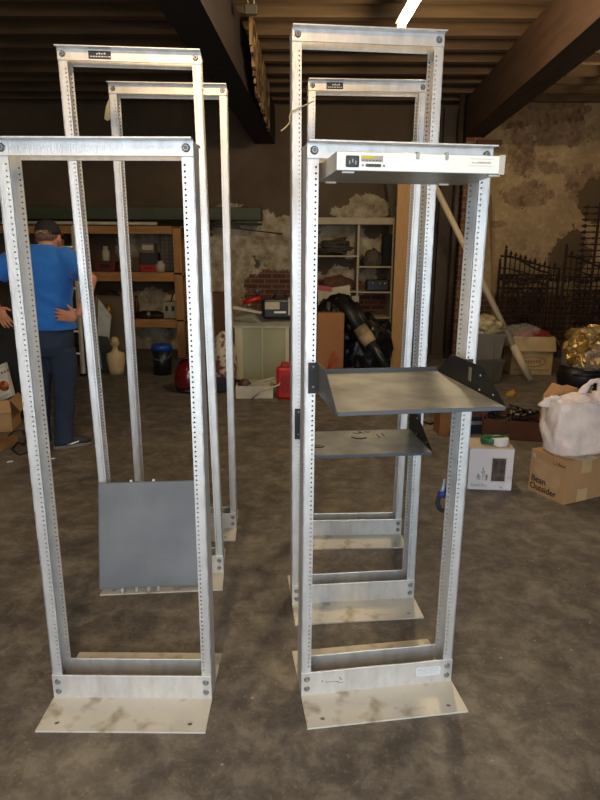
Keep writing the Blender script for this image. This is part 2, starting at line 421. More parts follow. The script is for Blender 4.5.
# flaking board hanging on the right side of the dark girder
q0, q1 = at(249, 26, 5.6), at(268, 131, 7.9)
bd = MB(); nn = 24
for i in range(nn):
    t = i/nn; t2 = (i+1)/nn; A = q0.lerp(q1, t); B = q0.lerp(q1, t2); A.z = B.z = 3.37
    z0 = q1.z-.02+random.uniform(0, .05)+(.25*(1-i/5) if i < 5 else 0)
    bd.poly([Vector((A.x, A.y, z0)), Vector((B.x, B.y, z0+random.uniform(-.02, .02))), Vector((B.x, B.y, 3.37)), Vector((A.x, A.y, 3.37))], (.02+random.uniform(0, .012), 0, 0))
tag(bd.build('flaking_board', mat('flaking_plaster', (150, 122, 80), .9, 0, .2, 9, .5, 20, col2=(74, 50, 32), lo=.42, hi=.56)), 'pale flaking board fixed along the side of the dark girder', 'board')
c0, c1 = at(222, 0, 5.0), at(247, 72, 6.9)
tag(MB().tube([c0, c0.lerp(c1, .5), c1], .006, 6).build('conduit', mat('conduit_grey', (130, 120, 105), .5, .5)), 'thin grey conduit running under the dark girder', 'conduit')

# ------------------------------------------------------------------ racks
W_, D_, T_ = .516, .076, .004
FW = .0325; BF, BV, TV, TF = .1393, .0893, .038, .0312
def hole_rows(z0, z1):
    out = []; z = z0; pat = [.01588, .01588, .0127]; i = 0
    while z+.016 < z1:
        h = pat[i % 3]; out.append((z, z+h)); z += h; i += 1
    return out, z
BOLTS = []
def rack(name_label, X, Y, yaw, tx, ty, H, group='two-post racks'):
    t = empty('equipment_rack', (X, Y, 0), yaw, name_label, 'rack', group)
    sh = lambda v: Vector((v.x+tx*v.z, v.y+ty*v.z, v.z))
    zt = H-.004
    for s in (-1, 1):
        mb = MB()
        xo = s*W_/2; xi = s*(W_/2-FW)
        # web on the outside
        mb.box(min(xo, xo-s*T_), -D_/2, .002, max(xo, xo-s*T_), D_/2, zt)
        rows, ze = hole_rows(.10, zt-.05)
        for y0 in (-D_/2, D_/2-T_):
            cells = [(0, FW, .002, .10, None)]
            for a, b in rows:
                cells.append((0, .014, a, b, (.0075, a+(b-a)*.5, .0031))); cells.append((.014, FW, a, b, None))
            cells.append((0, FW, ze, zt, None))
            mb.plate(cells, (xi, y0, 0), (s, 0, 0), (0, 0, 1), (0, 1, 0), T_)
        mb.xf(sh).build('upright', ALU, t)
    for s in (-1, 1):      # base angles, -1 = front
        mb = MB(); t_ = .0058
        yf = s*(D_/2); 
        mb.box(-W_/2, min(yf, yf+s*t_), .0, W_/2, max(yf, yf+s*t_), BV, bev=.0015)
        mb.mi = 1
        y0 = D_/2+t_
        cells = []; xs = [-W_/2, -W_/2+.03, -W_/2+.075, W_/2-.075, W_/2-.03, W_/2]
        hc = y0+BF-.034
        for i in range(5):
            if i in (1, 3):
                cx = (xs[i]+xs[i+1])/2
                cells += [(xs[i], xs[i+1], y0, hc-.02, None), (xs[i], xs[i+1], hc-.02, hc+.02, (cx, hc, .0085)), (xs[i], xs[i+1], hc+.02, y0+BF, None)]
            else: cells.append((xs[i], xs[i+1], y0, y0+BF, None))
        mb.plate(cells, (0, 0, 0), (1, 0, 0), (0, s, 0), (0, 0, 1), t_)
        mb.build('base_angle', [ALU, ALUD], t)
    for s in (-1, 1):      # top angles
        mb = MB(); yf = s*D_/2; t_ = .0048
        mb.box(-W_/2, min(yf, yf+s*t_), H-TV-.004, W_/2, max(yf, yf+s*t_), H, bev=.001)
        a, b = yf, yf+s*(t_+TF)
        mb.box(-W_/2, min(a, b), H-t_, W_/2, max(a, b), H, bev=.001)
        mb.xf(sh).build('top_angle', ALU, t)
    for s in (-1, 1):
        for x in (-W_/2+.019, W_/2-.019):
            spots = [(x, .030), (x, .066)]
            for (bx, bz) in spots: bolt(t, bx, s*(D_/2+.0058), bz, s, .0085)
            bolt(t, x+tx*H, s*(D_/2+.0048)+ty*H, H-TV*.5-.003, s, .0095)
    return t
def bolt(t, x, y, z, s, r):
    mb = MB()
    mb.tube([(x, y-s*.001, z), (x, y+s*.0015, z)], r*1.15, 14)
    mb.tube([(x, y+s*.0015, z), (x, y+s*.006, z)], r*.85, 6)
    mb.tube([(x, y+s*.006, z), (x, y+s*.009, z)], r*.42, 8)
    return mb.build('bolt', STEEL, t)
RK = {}
HF, HB = 1.6981, 2.1341
P6 = dict(L1=(-.5395, 1.6897, -.0048, .0023, -.0015, HF), L2=(-.6032, 2.4524, .0855, -.0139, .0021, HB), L3=(-.5915, 2.9134, .0533, .0003, -.0006, HB),
          R1=(.2567, 1.7405, .1447, .0055, .0032, HF), R2=(.2230, 2.2526, .1027, -.0011, -.0015, HB), R3=(.2663, 2.8511, .0488, .0087, -.0015, HB))
LB = dict(L1='short aluminium two-post rack in front on the left, nothing mounted on it',
          L2='tall aluminium rack with a dark slate panel leaning on its foot',
          L3='tall aluminium rack furthest back on the left, no shelf on it',
          R1='short aluminium rack in front on the right, holding the white power unit',
          R2='tall aluminium rack directly behind the short right rack, pale string tied on it',
          R3='tall aluminium rack furthest back on the right with small dark label')
for n in P6: RK[n] = rack(LB[n], *P6[n])
def loc_m(n, z=0):
    X, Y, yaw, tx, ty, H = P6[n]
    return Matrix.Translation((X+tx*z, Y+ty*z, 0)) @ Matrix.Rotation(yaw, 4, 'Z')
# labels and marks on the racks
def top_plate(n, x0, x1, H, tx, txt):
    mb = MB(); yy = -D_/2-.0048; z1 = H-.009; z0 = H-.036
    mb.box(x0, yy-.0012, z0, x1, yy+.0005, z1); ty = P6[n][4]; p = mb.xf(lambda v: Vector((v.x+tx*H, v.y+ty*H, v.z))).build('name_label', mat('label_navy', (22, 24, 40), .4), RK[n])
    p['label'] = 'dark name label'
    l = MB(); wdt = x1-x0
    random.seed(3)
    x = x0+wdt*.08
    while x < x1-wdt*.12:
        ww = random.uniform(.003, .009)*1.2
        l.box(x, yy-.0018, z0+.006, x+ww, yy-.001, z0+.010); x += ww+.003
    x = x0+wdt*.35
    for i in range(4): l.box(x, yy-.0018, z0+.015, x+.006, yy-.001, z0+.019+.002*(i % 2)); x += .009
    l.xf(lambda v: Vector((v.x+tx*H, v.y+ty*H, v.z))).build('label_print', TEXTW, p)
top_plate('L2', -W_/2+.112, -W_/2+.192, HB, P6['L2'][3], '')
top_plate('R3', -W_/2+.078, -W_/2+.150, HB, P6['R3'][3], '')
random.seed(11)
# stencil marks and sticker on front right rack's foot
yy = -D_/2-.0058
st = MB().box(.132, yy-.0009, .036, .215, yy+.0002, .068).build('sticker', mat('sticker_white', (212, 214, 216), .4), RK['R1'])
st['label'] = 'white printed sticker'
ln = MB()
for r_ in range(5):
    x = .137
    while x < .207:
        ww = random.uniform(.002, .007); ln.box(x, yy-.0013, .041+r_*.0052, x+ww, yy-.0008, .0432+r_*.0052); x += ww+.002
ln.build('sticker_print', mat('faint_print', (150, 150, 152), .6), st)
ln = MB(); x = -.187
for q in ((.0, .004, .05, .006), (.012, .03, .047, .0016), (.045, .012, .045, .0022), (.062, .006, .052, .003), (.055, .018, .0405, .0014), (.058, .005, .058, .004)):
    ln.box(-.19+q[0]*1.0, yy-.0006, q[2], -.19+q[0]+q[1], yy+.0002, q[2]+q[3])
ln.build('stencil_mark', mat('grey_ink', (110, 112, 116), .6), RK['R1'])

# ------------------------------------------------------------------ rack shelves
def cant_shelf(n, label, x, y0, y1, z, hgt, topy0, topy1, mtop, full=True):
    """tray with side brackets; y0 front edge, y1 rear edge in the rack frame"""
    X, Y, yaw, tx, ty, H = P6[n]
    t = empty('rack_shelf', (X+tx*z, Y+ty*z, z), yaw, label, 'shelf', 'cantilever shelves on the right racks')
    mb = MB(); mb.box(-x, y0, -.003, x, y1, 0); 
    mb.mi = 1; mb.box(-x, y0-.0025, -.010, x, y0, .0005, bev=.001)
    mb.box(-x, y1, -.003, x, y1+.0025, .014 if full else 0.001, bev=.001)
    if not full: pass
    mb.build('tray', [mtop, mat('lip_slate', (74, 80, 88), .5, .2, .08)], t)
    for s in (-1, 1):
        b = MB(); xx = s*(x+.0015)
        prof = [(xx, y0, -.009), (xx, y0+.012, .004), (xx, topy0, hgt), (xx, topy1, hgt)]
        prof += [(xx, y1, .0)] if full else []
        prof += [(xx, y1 if full else topy1, -.016)]
        b.poly(prof, (s*.002, 0, 0))
        # mounting ear in front of the upright flange
        e0 = -D_/2-.0035
        ear = MB(); ear.box(min(xx, s*(x+.03)), e0, -.016, max(xx, s*(x+.03)), e0+.0028, hgt); ear.build('mounting_ear', BLACK, t)
        br = b.build('bracket', mat('bracket_grey', (92, 90, 86), .5, .3, .1) if (s < 0 and full) else BLACK, t)
        scs = [((s*(x+.016), e0-.002, zz), (.004, .003, .004)) for zz in (hgt-.012, .004)]
        scs += [((s*(x-.001), -.16 if full else -.09, zz*.7+.006), (.003, .004, .004)) for zz in (hgt-.012, .004)]
        scs.append(((s*(x-.001), y0+.07, .014), (.003, .0035, .0035)))
        for c_, r_ in scs: MB().sph(c_, r_, 2).build('screw', STEEL, br)
        if full:   # slot
            sl = MB(); sl.box(s*(x-.0005)-.001, -.10, .02, s*(x-.0005)+.001, -.082, .06, bev=.0009)
            sl.build('slot', mat('slot_grey', (120, 112, 100), .5), br)
    return t
z1 = at(420, 407, 1.457).z
s1 = cant_shelf('R1', 'upper grey cantilever shelf bolted to the short right rack', .2175, -.313, .165, z1, .074, -.165, .06, TRAY)
z2 = at(375, 454.5, 1.965).z
s2 = cant_shelf('R2', 'lower grey cantilever shelf with black scribbles on the tall rack behind', .2175, -.283, .0, z2, .105, -.03, .02, TRAY, False)
ink = MB()
def stroke(*p, r=.0016): ink.tube([(a, b, .0006) for a, b in p], r, 4)
stroke((-.02, -.03), (.0, -.045), (.015, -.03), (.01, -.015)); stroke((.0, -.02), (.025, -.04)); stroke((-.035, -.085), (-.02, -.105), (.005, -.108), (.02, -.1), r=.003)
stroke((.03, -.02), (.045, -.03), (.05, -.018)); stroke((.068, -.06), (.072, -.10), r=.002); stroke((.09, -.05), (.094, -.085), r=.0018)
stroke((-.2, -.19), (-.17, -.20), (-.155, -.188), r=.003); stroke((-.185, -.17), (-.165, -.178), r=.002)
ink.build('scribble', TEXTK, s2)

# slate panel leaning on rack L2's foot
X, Y, yaw, tx, ty, H = P6['L2']
pan = empty('shelf_panel', (0, 0, 0), 0, 'dark slate-grey metal shelf panel leaning upright against the tall left rack', 'shelf panel')
L_ = .452; yb, yt, zt_ = -.172, -.052, .444
ang = math.atan2(yt-yb, zt_-.010)
PM = Matrix.Translation((X, Y, 0)) @ Matrix.Rotation(yaw, 4, 'Z') @ Matrix.Translation((-.262, yb, .022)) @ Matrix.Rotation(-ang, 4, 'X')
mb = MB(); mb.box(0, 0, 0, .455, .0025, L_, bev=.001)
for a in ((0, 0, 0, .003, .02, L_), (.452, 0, 0, .455, .02, L_), (0, 0, 0, .455, .02, .003), (0, 0, L_-.003, .455, .02, L_)): mb.box(*a)
o = mb.build('panel', TRAYB, pan)
for x in (.09, .15, .20, .24): MB().box(x, -.006, -.016, x+.014, .004, .004, bev=.001).build('tab', STEEL, pan)
for x in (.13, .225): MB().box(x, .004, L_, x+.012, .012, L_+.01, bev=.001).build('tab', STEEL, pan)
pan.matrix_world = PM

# ------------------------------------------------------------------ white power unit in the top of the right rack
X, Y, yaw, tx, ty, H = P6['R1']
pu = empty('power_unit', (X+tx*1.61, Y+ty*1.61, 1.607), yaw, 'white slim rack-mount power unit fixed under the top bar of the short right rack', 'power unit')
UX, UY = .212, -.20; UH = .0435
mb = MB(); mb.box(-UX, UY, 0, UX, .05, UH, bev=.0015); mb.build('case', [mat('case_metal', (176, 172, 160), .4, .5, .08, 6)], pu)
mb = MB(); mb.box(-UX+.001, UY-.002, .001, UX-.001, UY+.0005, UH-.001, bev=.001)
mb.mi = 1; mb.box(UX-.012, UY-.004, -.001, UX+.002, UY, UH+.001)
fp = mb.build('rear_panel', [mat('panel_white', (226, 232, 228), .35, .1, .03), mat('panel_edge', (190, 186, 172), .4, .3)], pu)
mb = MB(); mb.box(-.190, UY-.006, .008, -.157, UY-.001, .034, bev=.003); so = mb.build('power_inlet', mat('inlet_dark', (52, 54, 56), .5), fp)
mb = MB(); 
for a, b in ((-.181, .018), (-.1735, .022), (-.166, .018)): mb.box(a-.0012, UY-.008, b-.004, a+.0012, UY-.005, b+.004)
mb.build('pin', STEEL, so)
mb = MB(); mb.box(-.152, UY-.0032, .021, -.098, UY-.0018, .035); yl = mb.build('rating_label', mat('label_grey', (168, 166, 158), .5), fp)
mb = MB(); mb.box(-.151, UY-.0038, .028, -.118, UY-.003, .0345); mb.build('yellow_strip', mat('label_yellow', (196, 184, 40), .5), yl)
mb = MB(); 
for i in range(6): mb.box(-.149+i*.0082, UY-.0038, .0235, -.144+i*.0082, UY-.003, .0252)
mb.build('label_print', TEXTK, yl)
mb = MB(); mb.box(-.141, UY-.005, .0095, -.102, UY-.001, .0165, bev=.002); sp = mb.build('serial_port', mat('port_metal', (96, 94, 84), .4, .6), fp)
mb = MB()
for i in range(7): mb.box(-.134+i*.004, UY-.0058, .0118, -.132+i*.004, UY-.0045, .0142)
mb.build('pin', BLACK, sp)
for sx in (-.148, -.095): MB().sph((sx, UY-.003, .013), (.0028, .003, .0028)).build('screw', STEEL, fp)
for sx in (-.062+.05, .062): MB().box(sx-.003, UY-.008, UH-.013, sx+.003, UY+.01, UH+.003, bev=.001).build('clip', mat('clip_grey', (160, 160, 154), .4, .4), pu)
mb = MB()
for i in range(12): mb.box(.128+i*.0042, UY-.003, .024, .1305+i*.0042, UY-.0018, .0275 if i > 3 else .026)
mb.box(.122, UY-.0026, .018, .182, UY-.0018, .0185); mb.box(.122, UY-.0026, .034, .182, UY-.0018, .0345)
mb.build('small_print', mat('red_print', (170, 130, 120), .6), fp)
for (a, b) in ((-.195, UY+.01), (-.195, .03), (.18, UY+.01), (.13, .02)): MB().box(a, b, -.004, a+.03, b+.012, .0005, bev=.001).build('foot_strip', WHITEP, pu)

# string tied on the tall right rack, tape on the far left rack, blue strap
m2 = loc_m('R2', 2.0)
def r2(u, v, y=-.045):
    """point on the plane y (rack frame) of R2 seen at the pixel"""
    o = m2 @ Vector((0, y, 0)); nrm = (m2.to_3x3() @ Vector((0, 1, 0))); dd = ray(u, v); t = (o-Vector((0, 0, CAM_H))).dot(nrm)/dd.dot(nrm)
    return Vector((0, 0, CAM_H))+dd*t
sg = [r2(313, 101, -.02), r2(308, 104), r2(303, 106, -.05), r2(297, 109, -.047), r2(291, 112, -.045), r2(289.5, 117, -.05), r2(290, 122, -.055), r2(286, 127, -.06), r2(281, 131, -.06)]
mb = MB(); mb.tube(sg, .0022, 6); lp = [r2(u, v, y) for u, v, y in ((291, 112, -.045), (292, 108, -.03), (292, 109, .04), (303, 106, .042), (312, 102, .0))]
mb.tube(lp, .002, 6)
tag(mb.build('string', mat('pale_string', (198, 180, 130), .8)), 'pale yellow string knotted round the left upright of a tall right rack', 'string')
m3 = loc_m('L3', 2.0)
p = at(107, 114, 2.86)
tp_ = MB(); tp_.poly([p+Vector((.012, 0, .06)), p+Vector((-.002, 0, .03)), p+Vector((-.014, 0, -.02)), p+Vector((0, 0, -.028)), p+Vector((.014, 0, -.02))], (0, .004, 0))
tag(tp_.build('masking_tape', mat('masking_tape_', (196, 176, 128), .7)), 'torn masking tape stuck on the upright of the furthest left rack', 'tape')
# strap hanging by the right upright of R1
m1 = loc_m('R1', .6)
def r1(u, v, y=.045):
    o = m1 @ Vector((0, y, 0)); nrm = (m1.to_3x3() @ Vector((0, 1, 0))); dd = ray(u, v); t = (o-Vector((0, 0, CAM_H))).dot(nrm)/dd.dot(nrm)
    return Vector((0, 0, CAM_H))+dd*t
sp_ = empty('strap_clip', (0, 0, 0), 0, 'blue and black webbing strap hanging behind the right upright of the front rack', 'strap')
MB().tube([r1(446, 488, .05), r1(442, 492, .052), r1(439, 497, .052), r1(437.5, 503, .052), r1(439, 508, .052), r1(442.5, 511, .052), r1(446, 509, .052)], .008, 8, flat=.5).build('webbing', mat('webbing_black', (24, 26, 34), .8), sp_)
MB().tube([r1(443.5, 491, .05), r1(440.5, 496.5, .05)], .013, 10, flat=.8).build('grip', mat('grip_blue', (30, 46, 110), .6), sp_)
MB().tube([r1(444.5, 479, .05), r1(443, 488, .05), r1(442, 491, .05)], [.003, .006, .009], 8).build('tongue', mat('tongue_pale', (150, 160, 175), .4, .3), sp_)

# ------------------------------------------------------------------ background helpers
def stand(name, u0, u1, vb, vt, rz=0, label=None, cat=None, group=None):
    """empty on the floor at pixel row vb; returns (empty, width, height)"""
    a, b = fl(u0, vb), fl(u1, vb)
    t = empty(name, ((a.x+b.x)/2, (a.y+b.y)/2, 0), rz, label, cat, group)
    h = at((u0+u1)/2, vt, (a.y+b.y)/2).z
    return t, abs(b.x-a.x), h
def on(name, u0, u1, v_b, v_t, Y, rz=0, label=None, cat=None, group=None, z=None):
    a, b = at(u0, v_b, Y), at(u1, v_b, Y)
    zz = a.z if z is None else z
    t = empty(name, ((a.x+b.x)/2, Y, zz), rz, label, cat, group)
    return t, abs(b.x-a.x), at(u0, v_t, Y).z-zz
def carton(t, w, d, h, m, open_=False, tape=True, th=.004):
    mb = MB()
    if open_:
        mb.box(-w/2, -d/2, 0, w/2, -d/2+th, h); mb.box(-w/2, d/2-th, 0, w/2, d/2, h)
        mb.box(-w/2, -d/2, 0, -w/2+th, d/2, h); mb.box(w/2-th, -d/2, 0, w/2, d/2, h); mb.box(-w/2, -d/2, 0, w/2, d/2, th)
        mb.build('body', m, t)
        f = MB().poly([(-w/2, -d/2, h), (w/2, -d/2, h), (w/2+.01, -d/2-h*.12, h-h*.36), (-w/2-.01, -d/2-h*.12, h-h*.36)], (0, -.004, 0)).build('flap', m, t)
        MB().poly([(w/2, -d/2, h), (w/2, d/2, h), (w/2+.07, d/2, h-.1), (w/2+.07, -d/2, h-.1)], (.003, 0, 0)).build('flap', m, t)
    else:
        mb.box(-w/2, -d/2, 0, w/2, d/2, h, bev=.004); mb.build('body', m, t)

# ------------------------------------------------------------------ person
def person():
    H = empty('person', (-1.80, 4.22, 0), R(-3), 'person in blue t-shirt, jeans and black cap seen from behind, hands on hips', 'person')
    skin = mat('skin', (186, 124, 92), .55, 0, .06, 12)
    def V(*a): return Vector(a)
    body = MB()
    # head tipped forward
    hx, hy = .045, .05
    body.loft([((hx, hy-.005, 1.43), .052, .055), ((hx, hy+.0, 1.455), .062, .068), ((hx, hy+.01, 1.49), .074, .088), ((hx, hy+.012, 1.53), .078, .097), ((hx, hy+.012, 1.57), .073, .09), ((hx, hy+.01, 1.605), .045, .06), ((hx, hy+.01, 1.62), .01, .015)], 24)
    body.sph((hx, hy+.095, 1.475), (.05, .03, .05)); body.sph((hx, hy+.118, 1.50), (.014, .022, .02)); body.sph((hx, hy+.075, 1.43), (.04, .04, .025))
    for s in (-1, 1): body.sph((hx+s*.079, hy+.005, 1.505), (.01, .02, .031)); 
    body.loft([((.01, -.01, 1.34), .075, .06), ((.02, .0, 1.40), .058, .058), ((hx, .02, 1.45), .056, .06), ((hx, .035, 1.49), .055, .06)], 20)
    # trunk
    body.loft([((0, 0, .80), .15, .10), ((0, 0, .92), .165, .115), ((0, 0, 1.05), .155, .105), ((.0, 0, 1.2), .17, .11), ((.01, 0, 1.32), .17, .1), ((.015, 0, 1.40), .09, .07)], 24)
    arms = {1: [V(.185, 0, 1.385), V(.275, -.03, 1.315), V(.372, -.06, 1.235), V(.345, -.11, 1.10), V(.295, -.14, .995)],
            -1: [V(-.165, 0, 1.385), V(-.27, -.03, 1.30), V(-.35, -.06, 1.215), V(-.325, -.10, 1.12), V(-.275, -.12, 1.04)]}
    for s, a in arms.items():
        body.tube(a, [.054, .048, .042, .038, .027], 14)
        body.sph(a[2], .041)
    # hands: palm and five fingers
    def hand(wrist, dirn, up, back):
        d = dirn.normalized(); u = (up-d*up.dot(d)).normalized(); b = d.cross(u)
        pc = wrist+d*.045
        body.tube([wrist-d*.01, wrist+d*.02, wrist+d*.055, wrist+d*.085], [.024, .032, .038, .033], 12, flat=.5) if abs(u.z) < .5 else None
        Mx = Matrix((d, u, b)).transposed()
        body.sph(wrist+d*.045, (.052, .041, .017), 3, Mx.to_4x4())
        for i, (off, L) in enumerate(((.030, .068), (.011, .078), (-.009, .073), (-.028, .058))):
            p0 = wrist+d*.075+u*off; sp = d+u*off*4
            sp.normalize(); p1 = p0+sp*L*.45; p2 = p1+(sp+b*back*.25).normalized()*L*.32; p3 = p2+(sp+b*back*.5).normalized()*L*.28
            body.tube([wrist+d*.045+u*off*.8, p0, p1, p2, p3], [.009, .0098, .009, .0083, .0065], 10)
            body.sph(p3, .0066)
        t0 = wrist+d*.02+u*.03; t1 = t0+(d*.5+u*.8)*.032; t2 = t1+(d*.8+u*.55)*.03
        body.tube([wrist+d*.015+u*.01, t0, t1, t2], [.013, .0125, .0105, .0085], 10); body.sph(t2, .0087)
    hand(V(.285, -.148, .985), V(-1, -.08, .12), V(-.1, 0, 1), 1)
    hand(V(-.275, -.118, 1.04), V(.45, -.12, -.75), V(.8, 0, .5), -1)
    bo = body.build('body', skin, H)
    modmesh(bo, [('REMESH', dict(mode='VOXEL', voxel_size=.0042)), ('SMOOTH', dict(factor=.5, iterations=3))])
    # shirt
    sh = MB()
    sh.loft([((-.005, -.002, .885), .218, .152), ((-.005, -.003, .93), .214, .148), ((-.005, -.005, 1.0), .206, .14), ((-.003, -.005, 1.1), .208, .138), ((.005, -.005, 1.24), .218, .14), ((.01, -.002, 1.34), .222, .13), ((.012, 0, 1.40), .185, .108), ((.015, 0, 1.44), .125, .09), ((.02, .01, 1.465), .08, .078)], 32)
    for s, a in arms.items():
        sh.tube([V(s*.10+.01, 0, 1.375), a[0]+V(-s*.01, 0, -.005), a[0].lerp(a[1], .6)+V(0, 0, -.01), a[1]+V(s*.03, -.01, -.035)], [.07, .078, .08, .08], 18)
    so = sh.build('shirt', mat('blue_cotton', (24, 104, 190), .85, 0, .07, 7, .25, 9, sheen=.2), H)
    modmesh(so, [('REMESH', dict(mode='VOXEL', voxel_size=.008)), ('SMOOTH', dict(factor=.6, iterations=6))])
    for v in so.data.vertices:
        c = v.co; f = noise.noise(Vector((c.x*3, c.y*2, c.z*13+c.x*9)))*(.014 if c.z < 1.15 else .006)+noise.noise(c*12)*.005
        n = Vector((c.x*.5, c.y, 0)).normalized(); v.co = c+n*f
    # jeans
    je = MB()
    je.loft([((0, 0, .90), .185, .125), ((0, -.005, .84), .192, .135), ((0, -.008, .77), .178, .135), ((0, 0, .70), .165, .12)], 28)
    legs = {1: [V(.09, 0, .74), V(.095, .01, .60), V(.085, .015, .45), V(.07, -.005, .25), V(.055, -.01, .11), V(.055, -.01, .045)],
            -1: [V(-.09, 0, .74), V(-.10, .01, .60), V(-.11, .02, .45), V(-.12, .005, .25), V(-.125, 0, .11), V(-.125, 0, .045)]}
    for s, a in legs.items(): je.tube(a, [.098, .093, .077, .072, .068, .074], 20)
    jo = je.build('jeans', mat('denim', (32, 46, 68), .9, 0, .16, 10, .3, 40, stretch=(1, 1, .4)), H)
    modmesh(jo, [('REMESH', dict(mode='VOXEL', voxel_size=.008)), ('SMOOTH', dict(factor=.6, iterations=5))])
    for v in jo.data.vertices:
        c = v.co; k_ = .011 if c.z < .5 else .004
        v.co = c+Vector((1, .6, 0))*noise.noise(Vector((c.x*6, c.y*6, c.z*16)))*k_
    # shoes
    for s, a, rz in ((1, V(.065, .0, 0), -58), (-1, V(-.125, 0, 0), 12)):
        e = bpy.data.objects.new('shoe', None)
        up = MB(); up.loft([((0, -.085, .05), .028, .035, (1, 0, 0), (0, 0, 1)), ((0, -.05, .055), .042, .048, (1, 0, 0), (0, 0, 1)), ((0, .0, .06), .045, .052, (1, 0, 0), (0, 0, 1)), ((0, .07, .05), .047, .036, (1, 0, 0), (0, 0, 1)), ((0, .135, .042), .045, .026, (1, 0, 0), (0, 0, 1)), ((0, .17, .036), .025, .016, (1, 0, 0), (0, 0, 1))], 16)
        uo = up.build('shoe', mat('shoe_dark', (40, 42, 46), .7), H); uo.location = a; uo.rotation_euler = (0, 0, R(rz))
        bpy.data.objects.remove(e)
        so_ = MB(); so_.loft([((0, .04, .0), .048, .135), ((0, .04, .018), .05, .138), ((0, .04, .03), .046, .132)], 24)
        so_.build('sole', mat('sole_grey', (120, 116, 108), .7), uo)
        lc = MB()
        for i in range(4): lc.tube([(-.03, .02+i*.022, .085-i*.007), (.0, .03+i*.022, .095-i*.008), (.03, .02+i*.022, .085-i*.007)], .004, 6)
        lc.tube([(-.046, -.03, .05), (-.05, .03, .04), (-.044, .08, .05)], .006, 6); lc.tube([(.046, -.03, .05), (.05, .03, .04), (.044, .08, .05)], .006, 6)
        lc.build('laces', TEXTW, uo)
    # cap and hair
    hr = MB(); hr.loft([((hx, hy-.004, 1.49), .066, .083), ((hx, hy+.0, 1.52), .079, .098), ((hx, hy+.0, 1.56), .078, .096)], 24); hr.build('hair', mat('grey_hair', (112, 84, 66), .9, 0, .2, 60), H)
    cp = MB(); cp.loft([((hx, hy+.006, 1.53), .082, .102), ((hx, hy+.006, 1.56), .082, .101), ((hx, hy+.004, 1.60), .069, .086), ((hx, hy, 1.625), .045, .055), ((hx, hy, 1.632), .01, .012)], 28)
    cp.poly([(hx-.07, hy+.085, 1.525), (hx+.07, hy+.085, 1.525), (hx+.055, hy+.165, 1.505), (hx-.055, hy+.165, 1.505)], (0, 0, .005))
    co_ = cp.build('cap', mat('cap_black', (20, 19, 18), .85), H)
    cs = MB(); cs.tube([(hx-.035, hy-.098, 1.536), (hx, hy-.104, 1.552), (hx+.035, hy-.098, 1.536)], .005, 6); cs.build('cap_strap', mat('strap_tan', (130, 120, 96), .7), co_)
person()

# ------------------------------------------------------------------ left: workbench shelving
def bench():
    p0, p1 = at(60, 300, 8.15), at(185, 300, 8.15); Xa, Xb = p0.x-1.6, p1.x; dep = .62
    z3, z2, z1 = at(120, 226, 8.15).z, at(120, 272, 8.15).z, at(120, 319, 8.15).z
    t = empty('wooden_shelving', ((Xa+Xb)/2, 8.15, 0), 0, 'rough pine shelving with three levels standing against the back wall', 'shelving')
    cx = (Xa+Xb)/2; Lh = (Xb-Xa)/2
    for x in (-Lh+.05, 0-.0, Lh-.075*1.0):
        if x == 0: x = at(64, 300, 8.15).x-cx
        for y in (0, dep-.05): MB().box(x-.055, y, 0, x+.055, y+.045, z3-.002, bev=.003).build('post', WOODV, t)
    for z, hh in ((z3, .10), (z2, .12), (z1, .11)):
        MB().box(-Lh, -.04, z-hh, Lh-.13, 0, z, bev=.003).build('rail', WOOD, t)
        if z != z3: MB().box(-Lh, 0, z-.03, Lh, dep, z-.008).build('shelf_board', WOOD, t)
        else: MB().box(-Lh, 0, z-.02, Lh, dep, z).build('shelf_board', WOOD, t)
    return z3, z2, z1
Z3, Z2, Z1 = bench()
YB = 8.3
def item(name, u0, u1, vt, z, Y, dep, m, label, cat, bev=.005, shape='box', group=None, rz=0):
    a, b = at(u0, 300, Y), at(u1, 300, Y); w_ = b.x-a.x; h = at((u0+u1)/2, vt, Y).z-z
    t = empty(name, ((a.x+b.x)/2, Y, z), rz, label, cat, group)
    mb = MB()
    if shape == 'box': mb.box(-w_/2, 0, 0, w_/2, dep, h, bev=bev)
    elif shape == 'tub':
        mb.poly([(-w_/2*.85, 0, 0), (w_/2*.85, 0, 0), (w_/2, 0, h), (-w_/2, 0, h)], (0, dep, 0)); mb.box(-w_/2*1.04, -.01, h-.012, w_/2*1.04, dep+.01, h)
    elif shape == 'cyl':
        mb.loft([((0, dep/2, 0), w_/2*.95, w_/2*.95), ((0, dep/2, h*.7), w_/2, w_/2), ((0, dep/2, h*.8), w_/2*.6, w_/2*.6), ((0, dep/2, h), w_/2*.6, w_/2*.6)], 16)
    elif shape == 'lump': crumple(mb, (0, dep/2, h*.48), (w_/2, dep/2, h*.6), int(u0), .22, 3)
    mb.build('body', m, t)
    return t, w_, h
S2, S1 = Z2, Z1
t, w_, h = item('parts_bin', 141, 160, 265, S2, YB, .18, RED, 'red plastic parts bin on the middle shelf', 'bin', shape='tub')
MB().box(-w_*.2, -.015, h*.45, w_*.2, .0, h*.75).build('label_holder', mat('dark_red', (110, 14, 14), .5), t)
t, w_, h = item('parts_bin', 97, 118, 261, S2, YB, .18, mat('dull_red', (96, 26, 20), .6), 'dull dark red bin on the middle shelf behind the left racks', 'bin', shape='tub')
MB().box(-w_*.2, -.015, h*.4, w_*.2, .0, h*.7).build('label_holder', BLACK, t)
t, w_, h = item('jar', 156.5, 166, 261, S2, YB-.02, .1, OFFW, 'squat pale jar beside the red parts bin', 'jar', shape='cyl')
t, w_, h = item('carton', 144, 157, 243, S2+.24, YB+.1, .15, mat('grey_card', (120, 110, 96), .8), 'small grey carton stacked on the wire crate', 'carton')
MB().box(-w_*.4, -.003, h*.35, w_*.4, .001, h*.8).build('printed_label', OFFW, t)
